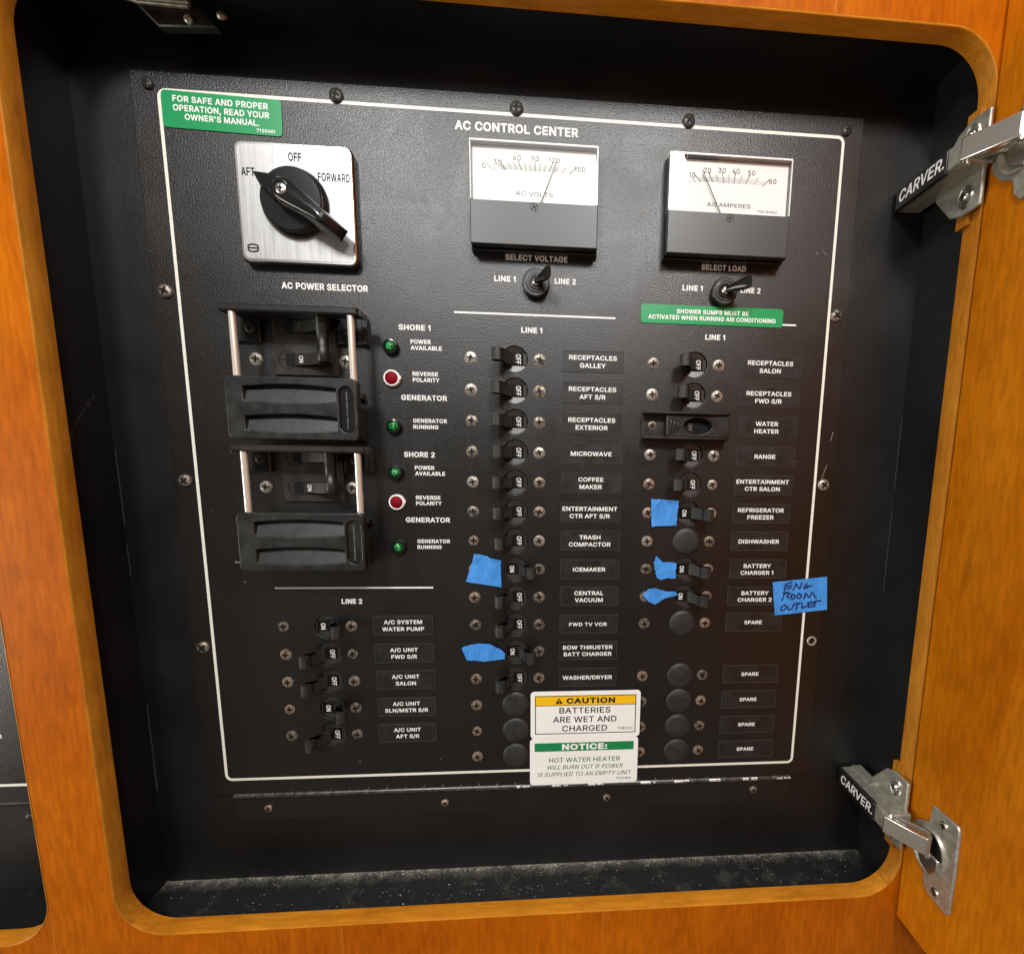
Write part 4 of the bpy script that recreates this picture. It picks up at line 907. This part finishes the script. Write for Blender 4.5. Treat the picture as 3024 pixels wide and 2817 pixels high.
def lockout(dy, lab, mrail):
    y = dy
    q = MB(); q.box(-177.4, -103.2, -20.2 + y, -16.3 + y, 13, 21.5, .8); q.box(-176, -120, -20 + y, -17.6 + y, 0, 13)
    o = q.obj('lockout_slide', mrail, (0, 0, 0), cp, smooth=30); o['label'] = lab
    q = MB(); q.prism([(-103.2, -20.2 + y), (-101.0, -18.4 + y), (-100.4, -15 + y), (-103.2, -16.3 + y)], 12, 20.5, .6); q.box(-107.6, -104.2, -20 + y, -4.6 + y, 0, 4, .4)
    q.obj('end_bracket', M['plastic'], (0, 0, 0), o)
    for x0, x1 in ((-181, -166.2), (-122.6, -107.8)):
        q = MB(); q.box(x0, x1, -21.2 + y, -4.7 + y, 0, 2.6, .3); f = q.obj('foot', mrail, (0, 0, 0), o)
        cx = (x0 + x1) / 2 + (1.5 if x0 < -150 else 0)
        q = MB(); q.prism(rrect(cx - 5.0, cx + 5.0, -21 + y, -4.9 + y, 1, 3), 2.55, 2.7); q.obj('recess', M['void'], (0, 0, 0), f)
        screw(cx + .3, -12.5 + y, 3.2, M['s_dark'], f, 2.6, 'flat', 20, ht=1.4)
    for x in (-171.5, -107.8):
        MB().tube([(x, -16.5 + y, 18.5), (x, 22 + y, 18.5)], 1.9, 20).obj('rod', M['rod'], (0, 0, 0), o, smooth=60)
    q = MB(); q.box(-172, -120, 20 + y, 51.5 + y, 0, 18); q.box(-113.5, -108, 34 + y, 52 + y, 0, 9, .4); q.box(-112, -108.6, 24 + y, 27 + y, 0, 5, .4)
    q.obj('carriage', M['plastic'], (0, 0, 0), o)
    # the cover: rounded slab with two scooped grooves and an oval badge
    x0, x1, y0, y1 = -175.6, -104.3, 18.6 + y, 53.0 + y
    gro = []
    for gy in (23.4, 39.6):
        P = [(-165.9, gy + .8 + y)]
        for k in range(1, 12): 
            t = k / 12; P.append((-165.9 + 50 * t, gy + .8 + y - 1.5 * math.sin(math.pi * t)))
        P.append((-115.9, gy + .8 + y)); P.append((-115.9, gy + 8.3 + y))
        for k in range(1, 12):
            t = 1 - k / 12; P.append((-165.9 + 50 * t, gy + 8.3 + y + 1.3 * math.sin(math.pi * t)))
        P.append((-165.9, gy + 8.3 + y)); gro.append(P)
    ov = rrect(-114.4, -106.3, 23.1 + y, 48.6 + y, 4.0, 8)
    cov = holed_sheet('cover', rrect(x0, x1, y0, y1, 3.2, 6), gro + [ov], 18.5, 24.0, M['plastic_matte'], o, bevel=.55)
    q = MB()
    for P in gro:
        ys = [p[1] for p in P]; ym, yM = min(ys), max(ys)
        # slanted scoop floor: deep at the top, rising to the lower lip
        A = [(-166.5, ym - .4, 19.6), (-115.2, ym - .4, 19.6), (-115.2, yM + .3, 23.4), (-166.5, yM + .3, 23.4)]
        Bq = [(a, b, 15.) for a, b, c in A]; q.loft([Bq, A])
    q.obj('scoop', M['plastic_matte'], (0, 0, 0), cov, smooth=0)
    q = MB(); q.prism(rrect(-114.2, -106.5, 23.3 + y, 48.4 + y, 3.8, 8), 18, 22.9, .2); bd = q.obj('badge', M['plastic_gloss'] if dy == 0 else M['plastic_matte'], (0, 0, 0), cov)
    q = MB()
    random.seed(5 + int(dy))
    for k in range(26):                                             # embossed lettering, too small to read
        yy = 26 + k * .8 + y; w_1 = random.uniform(.25, .9)
        q.box(-111.0 - w_1 * .5 + .5, -111.0 + w_1 * .5 + .5, yy, yy + .42, 22.9, 23.02)
    tag(q.obj('embossed_mark', M['scratch'], (0, 0, 0), bd), kind='stuff')
M['body'] = mat('breaker_body_grey', (.022, .020, .018), .36, var=.2, vscale=80)
M['rail2'] = mat('rail_plastic', (.022, .019, .017), .22, spec=.6, var=.3, vscale=60)  # brown tint stands in for the warm reflection on the lower rail
main_breaker(0, 'double pole main breaker switched on, behind the upper sliding cover')
main_breaker(76.3, 'double pole main breaker switched on, behind the lower sliding cover')
lockout(0, 'upper black sliding lockout cover on two steel rods', M['plastic'])
lockout(76.3, 'lower black sliding lockout cover on two steel rods', M['rail2'])

# chips and scuffs on the face plate
M['chip'] = mat('dull_paint_chip', (.22, .215, .20), .6)
random.seed(11)
q = MB()
for x, y, r in ((-193.1, 128.6, .9), (-191.6, 128.9, .8), (-189, 141.7, .55), (-190.5, 60, .35), (-70, 268, .4), (-124, 268, .5), (170, 60, .4), (12, -38, .3), (-205, 96, .35), (141, -56, .5), (172.6, -70, .7)):
    a = random.random() * 6
    q.prism([(x + r * math.cos(a + k * 1.05) * random.uniform(.6, 1.1), y + .7 * r * math.sin(a + k * 1.05)) for k in range(6)], .0, .08)
for x, y, L, t in ((191, 62, 13, -4), (193.5, 40, 6, -1.5), (176, -72, 3, 3)):
    q.prism([(x, y), (x + .35, y), (x + .3 + t, y + L), (x + t, y + L)], .0, .06)
tag(q.obj('paint_chips', M['chip'], (0, 0, 0), cp), kind='stuff')

# ================================================================== STICKERS AND TAPE
def sheet(name, pts, h, th, mats, mm, label, cat, group=None):
    o = MB().prism(pts, 0, th).obj(name, mats, mm, None, smooth=0)
    return tag(o, label, cat, group)
def rot_child(o, ang):
    o.rotation_euler = (0, R(ang), 0)
st = empty('operation_sticker', (-178.7, -126.6, .35), 'green sticker telling owners to read the manual, on the upper left corner', 'sticker')
rot_child(st, 1.15)
MB().prism(rrect(-31.8, 31.8, -9.3, 9.3, 2.2, 5), 0, .15).obj('backing', M['st_green'], (-178.7, -126.6, .35), st)
for s, dx, dy_, w, c_ in (('FOR SAFE AND PROPER', -.6, -5.4, 50.6, 3.1), ('OPERATION, READ YOUR', -.4, -.9, 51.0, 3.1), ("OWNER'S MANUAL.", -.3, 3.4, 39.5, 3.0), ('7125401', 22.8, 7.1, 9.8, 1.7)):
    text(s, -178.7 + dx, -126.6 + dy_, c_, .51, W, st, w=w, bold=.020, th=.02)
st = empty('shower_sticker', (107.2, -30.0, .35), 'long green sticker about shower sumps, right below the ammeter toggle', 'sticker')
MB().prism(rrect(-46, 46, -5.6, 5.6, 2.0, 5), 0, .15).obj('backing', M['st_green'], (107.2, -30.0, .35), st)
for s, dy_, w, c_ in (('SHOWER SUMPS MUST BE', -2.0, 46.5, 2.6), ('ACTIVATED WHEN RUNNING AIR CONDITIONING', 1.75, 82.5, 2.6)):
    text(s, 107.2, -30 + dy_, c_, .51, W, st, w=w, bold=.022, th=.02)
HC = 1.35
st = empty('caution_sticker', (30.8, 236.4, HC), 'white and yellow caution sticker about wet charged batteries', 'sticker')
MB().prism(rrect(-38.3, 38.3, -17.4, 17.4, 2.6, 5), 0, .2).obj('backing', M['st_white'], (30.8, 236.4, HC), st)
f = MB(); f.ring(rrect(-34.7, 34.7, -13.6, 13.6, .1, 1), rrect(-35.3, 35.3, -14.2, 14.2, .1, 1), .2, .24); f.box(-34.7, 34.7, -7.2, -6.75, .2, .24); f.obj('frame', M['ink'], (30.8, 236.4, HC), st)
MB().box(-34.7, 34.7, -13.6, -7.2, .2, .23).obj('yellow_band', M['st_yellow'], (30.8, 236.4, HC), st)
text('CAUTION', 34.2, 226.1, 4.1, HC + .24, M['ink'], st, w=34, bold=.040, th=.02)
tr = MB(); tr.prism([(-2.6, 2.1), (0, -2.3), (2.6, 2.1)], 0, .03); tr.obj('warning_triangle', M['ink'], (12.0, 226.1, HC + .24), st)
MB().prism([(-.32, -.9), (.32, -.9), (.2, .75), (-.2, .75)], .03, .05).box(-.25, .25, 1.1, 1.6, .03, .05).obj('exclamation_mark', M['st_yellow'], (12.0, 226.1, HC + .24), st)
for s, y, w in (('BATTERIES', 233.2, 35.8), ('ARE WET AND', 239.9, 44.5), ('CHARGED', 246.6, 31.6)): text(s, 30.2, y, 4.3, HC + .21, M['ink'], st, w=w, bold=.013, th=.02)
text('7181101', 58.6, 247.3, 1.7, HC + .21, M['ink_grey'], st, w=10.6, th=.02)
st = empty('notice_sticker', (30.2, 271.5, HC - .1), 'white and green notice sticker about the hot water heater, below the caution sticker', 'sticker')
MB().prism(rrect(-38.2, 38.2, -17.6, 17.6, 2.6, 5), 0, .2).obj('backing', M['st_white'], (30.2, 271.5, HC - .1), st)
MB().box(-35.0, 35.1, -14.2, -7.8, .2, .23).obj('green_band', M['st_green2'], (30.2, 271.5, HC - .1), st)
text('NOTICE:', 30.4, 260.5, 4.5, HC + .14, M['st_white'], st, w=32.0, bold=.040, th=.02)
text('HOT WATER HEATER', 30.6, 270.4, 3.5, HC + .11, M['green_ink'], st, w=50.5, bold=.008, th=.02)
text('WILL BURN OUT IF POWER', 30.6, 275.9, 3.1, HC + .11, M['green_ink'], st, w=54.0, bold=.006, slant=.22, th=.02)
text('IS SUPPLIED TO AN EMPTY UNIT', 30.4, 281.3, 3.1, HC + .11, M['green_ink'], st, w=66.5, bold=.006, slant=.22, th=.02)
text('7102801', 58.6, 285.6, 1.7, HC + .11, M['green_ink'], st, w=10.6, th=.02)

def tape(pts, h, label, seed, rag=.26, sag=.42, name='tape_piece', sides=None):
    """torn crepe tape: finely cut outline, slightly buckled sheet with thickness"""
    random.seed(seed); P = []
    n = len(pts)
    for k in range(n):
        a, b = Vector(pts[k]), Vector(pts[(k + 1) % n]); m = max(1, int((b - a).length / .9))
        nn = Vector((-(b - a).y, (b - a).x)).normalized()
        rg = rag if (sides is None or k in sides) else .04
        for j in range(m): P.append(tuple(a + (b - a) * (j / m) + nn * random.uniform(-rg, rg)))
    o = MB().prism(P, 0, .14).obj(name, M['tape'], (0, 0, h), None, smooth=0)
    me = o.data; bm = bmesh.new(); bm.from_mesh(me)
    bmesh.ops.triangulate(bm, faces=[f for f in bm.faces if len(f.verts) > 4])
    from mathutils import noise
    for v in bm.verts:
        d = noise.noise(Vector((v.co.x * 160 + seed, v.co.z * 160, 0)))
        v.co.y -= (max(0, d) * sag * 2) * .001
    bm.to_mesh(me); bm.free()
    return tag(o, label, 'tape', 'pieces of blue masking tape')
tape([(-44.0, 122.9), (-38, 123.6), (-33, 126.0), (-27.0, 127.0), (-27.1, 136), (-26.6, 145.3), (-49.8, 141.6), (-47, 133)], 1.3, 'square of blue tape left of the ICEMAKER breaker', 1, sides={0, 1, 2, 3, 4, 7})
tape([(-53.7, 186.8), (-48.5, 184.9), (-40.7, 183.8), (-34.9, 184.6), (-29.2, 187.4), (-24.7, 190.7), (-24.9, 195.3), (-38.9, 196.6), (-50.2, 195.5)], 1.3, 'long torn strip of blue tape left of the BOW THRUSTER breaker', 2)
tape([(71.7, 86.0), (90.3, 86.7), (89.3, 103.4), (72.4, 104.3)], 1.3, 'square of blue tape left of the REFRIGERATOR FREEZER breaker', 3)
tape([(76.6, 124.4), (80.9, 128.2), (86, 128.7), (90.9, 129.0), (90.4, 134), (90.7, 139.8), (84, 139.6), (80.2, 141.1), (77.6, 139), (75.2, 129)], .5, 'small jagged blue tape scrap left of the BATTERY CHARGER 1 breaker', 4)
tape([(68.1, 151.0), (71.3, 147.2), (75.8, 145.9), (82.2, 148.1), (90.6, 148.9), (92.3, 150.4), (91.2, 151.7), (84.6, 152.9), (76.6, 157.6), (72.2, 155.5)], 1.3, 'drop shaped blue tape scrap left of the BATTERY CHARGER 2 breaker', 5)
tp = tape([(158.9, 142.5), (197.8, 138.6), (199.9, 162.4), (162.2, 166.2)], .75, 'blue tape handwritten ENG ROOM OUTLET over the right border line', 6, rag=.08, sag=.12)
HW = [[(172.6, 142.4), (170.5, 143.3), (168.6, 143.7), (168.1, 145.3), (167.6, 148.7)], [(169.2, 145.3), (171.1, 145.2), (172.7, 144.9)], [(169.6, 147.0), (171.0, 147.0), (172.2, 146.4)], [(173.8, 148.1), (174.9, 146.3), (175.6, 143.4), (177.0, 145.3), (178.7, 147.3), (179.3, 145.3), (179.8, 143.1)], [(183.6, 143.4), (182.2, 145.1), (181.6, 146.8), (183.6, 146.8), (185.2, 145.4), (187.5, 144.8)], [(183.2, 145.3), (185.2, 145.4)], [(171.3, 150.1), (169.1, 149.9), (167.7, 151.1), (167.3, 153.1), (166.5, 155.6)], [(167.1, 150.1), (169.1, 149.9), (171.3, 150.3), (171.4, 151.4), (169.7, 152.3), (171.3, 153.7)], [(173.3, 150.9), (173.0, 152.6), (173.0, 154.3), (175.1, 154.3), (175.9, 153.1), (175.1, 151.6), (173.3, 151.1)], [(178.4, 150.4), (177.1, 152.1), (177.5, 153.7), (179.2, 154.1), (180.4, 152.6), (180.0, 151.4), (178.4, 150.4)], [(182.2, 154.2), (182.8, 152.4), (183.1, 150.3), (184.8, 152.2), (186.4, 153.6), (187.0, 151.7), (187.5, 149.7)], [(188.7, 150.2), (189.7, 152.4), (191.0, 153.7)], [(168.8, 158.7), (166.9, 159.7), (166.0, 161.9), (167.1, 162.9), (169.2, 161.9), (170.0, 159.9), (169.0, 158.7)], [(171.1, 159.7), (171.2, 161.7), (172.5, 162.4), (174.4, 160.9), (175.4, 158.5)], [(175.9, 158.2), (178.0, 157.6), (180.0, 157.3)], [(178.3, 157.8), (177.7, 160.0), (177.2, 162.3)], [(181.4, 157.5), (181.2, 160.0), (181.7, 160.9), (183.2, 160.3), (184.9, 159.7)], [(188.9, 156.6), (186.7, 156.8), (185.4, 157.1), (185.7, 158.8), (186.2, 160.3), (189.4, 159.8)], [(185.8, 158.4), (189.0, 158.2)], [(189.5, 157.1), (191.3, 156.1), (194.7, 155.7)], [(191.1, 156.4), (190.5, 158.3), (190.4, 160.1)]]
hw = MB()
for s in HW:
    for (a, b), (c, d) in zip(s, s[1:]):
        e = Vector((c - a, d - b)).normalized() * .1; n = Vector((-e.y, e.x)) * 4.6
        hw.prism([(a - e.x + n.x, b - e.y + n.y), (c + e.x + n.x, d + e.y + n.y), (c + e.x - n.x, d + e.y - n.y), (a - e.x - n.x, b - e.y - n.y)], 0, .33)
    for a, b in s: hw.cyl(a, b, .48, 0, .335, 10)
hw.obj('handwriting', M['pen'], (0, 0, .80), tp, smooth=0)

# ================================================================== NEIGHBOUR PANEL (left opening)
np_ = empty('neighbor_panel', (-500, 291, 0), 'edge of a second black panel with a white line, in the left opening', 'control panel')
MB().box(-740, -306, -146, 289.5, -2.2, 0, .2).obj('face_plate', M['panel'], (0, 0, 0), np_)
MB().box(-730, -318, 276.4, 278.2, .004, .07).obj('border_line', M['line'], (0, 0, 0), np_)
text('R', -347.6, 243.0, 2.7, .01, W, np_, w=2.6)
q = MB(); q.box(-724, -315, 291.5, 311, -2.9, -1.9, .2); lf = q.obj('hinge_leaf', M['panel'], (0, 0, 0), np_)
q = MB(); q.loft([[(x, 290.8 + 1.9 * math.cos(a), -1.2 + 1.9 * math.sin(a)) for a in [2 * math.pi * j / 12 for j in range(12)]] for x in (-724, -315)]); q.obj('hinge_knuckle', M['plastic_matte'], (0, 0, 0), lf)
screw(-339, 302, 2.6, M['s_dark'], lf, -1.9, ht=1.6)

# ================================================================== DOOR
q = MB()
sec_ = []
for yy in (-620, 366):
    sec_.append([(243.9, yy, 40.6), (243.0, yy, 41.0), (242.5, yy, 42.4), (242.5, yy, 430), (262, yy, 430), (262, yy, 42), (261, yy, 40.6)])
q.loft(sec_); dp = q.obj('door', M['door'], (0, 0, 0), cab, smooth=50, bevel=.8); dp['label'] = 'golden brown door standing open at the right, inner face showing'

# ================================================================== HINGES
def hinge(cy, lab, low):
    """concealed hinge: arm on the recess wall, link, cup flange on the door. cy = centre height"""
    o = empty('door_hinge', (240, cy, 20), lab, 'hinge', 'concealed hinges of the cabinet door')
    y0, y1 = cy - 6.0, cy + 6.0
    q = MB(); q.box(240.2, 243.4, cy - 30, cy + 30, 27, 35, .2); q.obj('spacer_block', M['edge'], (0, 0, 0), o)
    wing = MB()
    P = [(cy - 25, 15.5 + 17), (cy - 24, 44), (cy + 24, 44), (cy + 25, 15.5 + 17), (cy + 22, 24), (cy + 7, 12), (cy - 7, 12), (cy - 22, 24)]
    a = [wing.v(237.8, y, h) for y, h in P]; b = [wing.v(240.1, y, h) for y, h in P]; n = len(P)
    for k in range(n): wing._f((a[k], a[(k + 1) % n], b[(k + 1) % n], b[k]))
    wing._f(a[::-1]); wing._f(b)
    wp = wing.obj('wing_plate', M['chrome_s'], (0, 0, 0), o, bevel=.9, seg=3)
    for s in (-1, 1):
        yy = cy + s * 15.5
        # slotted boss and screw, facing -x
        q = MB(); q.loft([[(237.9, yy + 6.4 * math.cos(t), 34.5 + 4.9 * math.sin(t)) for t in [2 * math.pi * k / 24 for k in range(24)]], [(236.9, yy + 5.7 * math.cos(t), 34.5 + 4.3 * math.sin(t)) for t in [2 * math.pi * k / 24 for k in range(24)]], [(237.4, yy + 4.6 * math.cos(t), 34.5 + 3.4 * math.sin(t)) for t in [2 * math.pi * k / 24 for k in range(24)]]])
        q.obj('slot_boss', M['chrome'], (0, 0, 0), wp, smooth=50)
        q = MB(); q.loft([[(237.3 - d, yy + r * math.cos(t), 34.5 + r * math.sin(t)) for t in [2 * math.pi * k / 20 for k in range(20)]] for r, d in ((2.6, 0), (2.5, .9), (1.8, 1.5), (.9, 1.7))])
        q.box(235.5, 236.2, yy - 1.9, yy + 1.9, 34.2, 34.8, m=1); q.box(235.5, 236.2, yy - .3, yy + .3, 32.6, 36.4, m=1)
        q.obj('screw', [M['chrome'], M['void']], (0, 0, 0), wp, smooth=50)
    # arm: tapered box along h, open side towards the door
    q = MB(); prof = lambda h, t: [(222.6 + t, y0, h), (238.6, y0, h), (238.6, y1, h), (222.6 + t, y1, h)]
    q.loft([prof(-1.5, 1.2), prof(4, 0), prof(38, 0), prof(48.6, .6)])
    arm = q.obj('arm', M['chrome_s'], (0, 0, 0), o, bevel=.7)
    q = MB(); q.box(226, 226.5, y0 - .25, y0 + .1, 2, 30); q.box(231.2, 238.4, y0 - 1.1, y0, -1, 19); q.obj('side_rib', M['chrome_s'], (0, 0, 0), arm)
    q = MB(); q.loft([[(x, y, h) for x, y in ((221.3 + t, y0 + .8), (222.2, y0 - .4), (223.4, y0 - .4), (223.4, y1 + .5), (222.8, y1 + .5), (221.3 + t, y1 + .3))] for h, t in ((-1.2, 1), (.6, 0), (36.6, 0), (37.4, .5))])
    cv = q.obj('arm_cover', M['plastic'], (0, 0, 0), arm, bevel=.25)
    q = MB(); q.loft([[(222.0, y0 + .2, h), (227, y0 + .2, h), (227, y1 - .2, h), (222.0, y1 - .2, h)] for h in (37.4, 48.9)]); q.obj('arm_nose', M['chrome_s'], (0, 0, 0), arm, bevel=.8)
    fn = lambda px, py: Vector((0, -(px) * .001, -py * .001))
    def fn_(px, py): return Vector((0, -px * .001, -py * .001))
    fn_.out = (-1, 0, 0)
    text('CARVER.', 221.2, cy - .2, 6.6, 19.6, W, cv, w=33.5, bold=.014, slant=.12, fn=fn_, th=.08)
    # link to the cup
    q = MB(); P = [(221.8, 46.4), (234.8, 67.0)]
    d = Vector((P[1][0] - P[0][0], P[1][1] - P[0][1])).normalized(); nn = Vector((-d.y, d.x)) * 1.7
    ring = lambda y: [(P[0][0] + nn.x, y, P[0][1] + nn.y), (P[1][0] + nn.x, y, P[1][1] + nn.y), (P[1][0] - nn.x * 1.0, y, P[1][1] - nn.y * 1.0), (P[0][0] - nn.x, y, P[0][1] - nn.y)]
    q.loft([ring(cy - 5.4), ring(cy + 6.0)]); q.obj('link', M['chrome'], (0, 0, 0), o, bevel=.7, seg=3)
    q = MB(); q.tube([(234.9, cy - 6.8, 66.6), (234.9, cy + 7.2, 66.6)], 1.5, 14); q.tube([(225.0, cy - 7.0, 47.6), (225.0, cy + 7.2, 47.6)], 1.3, 14); q.obj('pin', M['chrome'], (0, 0, 0), o, smooth=50)
    q = MB(); P2 = [(226.5, 45), (240.6, 62)]
    q.loft([[(x - 1, y, h + 1) for x, h in P2] + [(x + 1, y, h - 1) for x, h in P2[::-1]] for y in (cy - 4.5, cy + 5)]); q.obj('inner_link', M['chrome_s'], (0, 0, 0), o)
    # cup flange on the door, facing -x
    fy = cy + 7 if low else cy + 4
    fl = MB(); P = []
    for (h, y) in ((60, fy - 29), (77.5, fy - 29.3), (79.6, fy - 27), (80, fy), (79.8, fy + 26.5), (77.5, fy + 29.3), (64, fy + 28.5), (60, fy + 24), (59, fy + 17), (52, fy + 13), (46.5, fy + 7), (45, fy), (46.5, fy - 7), (52, fy - 13), (59, fy - 17)): P.append((y, h))
    a = [fl.v(240.6, y, h) for y, h in P]; b = [fl.v(242.7, y, h) for y, h in P]; n = len(P)
    for k in range(n): fl._f((a[k], a[(k + 1) % n], b[(k + 1) % n], b[k]))
    fl._f(a[::-1]); fl._f(b)
    f_ = fl.obj('cup_flange', M['chrome_s'], (0, 0, 0), o, bevel=.8, seg=3)
    # raised rim and the dished inside of the cup
    C = (fy - 0, 62)
    q = MB(); q.loft([[(x, C[0] + r * math.cos(t), C[1] + r * .82 * math.sin(t)) for t in [2 * math.pi * k / 36 for k in range(36)]] for x, r in ((240.7, 15), (239.0, 14.2), (239.2, 13.2), (240.4, 11.5))], m=0)
    q.obj('cup', M['chrome_s'], (0, 0, 0), f_, smooth=50)
    q = MB(); q.loft([[(x, C[0] + r * math.cos(t), C[1] + r * .8 * math.sin(t)) for t in [2 * math.pi * k / 30 for k in range(30)]] for x, r in ((240.3, 11.0), (240.1, 10.4))]); q.obj('cup_opening', M['void'], (0, 0, 0), f_)
    q = MB(); q.loft([[(x, C[0] + 2 + a_, C[1] + b_) for a_, b_ in ((-2, -9), (9, -4), (12, 4), (6, 9), (-2, 9))] for x in (240.5, 238.4)]); q.obj('spring_cover', M['chrome'], (0, 0, 0), f_, bevel=1.2, seg=3)
    for s in (-1, 1):
        yy = fy + s * 22.5
        q = MB(); q.loft([[(240.7 - d, yy + r * math.cos(t), 69.5 + r * math.sin(t)) for t in [2 * math.pi * k / 20 for k in range(20)]] for r, d in ((3.1, 0), (2.9, .4), (1.9, .9), (.9, 1.0))])
        q.box(239.5, 239.9, yy - 1.8, yy + 1.8, 69.2, 69.8, m=1); q.box(239.5, 239.9, yy - .3, yy + .3, 67.7, 71.3, m=1)
        q.obj('screw', [M['chrome'], M['void']], (0, 0, 0), f_, smooth=50)
hinge(290.5, 'lower nickel door hinge with a black lettered arm cover, near the ledge', True)
hinge(-103.0, 'upper nickel door hinge with a black lettered arm cover, beside the ammeter', False)

bpy.context.view_layer.update()
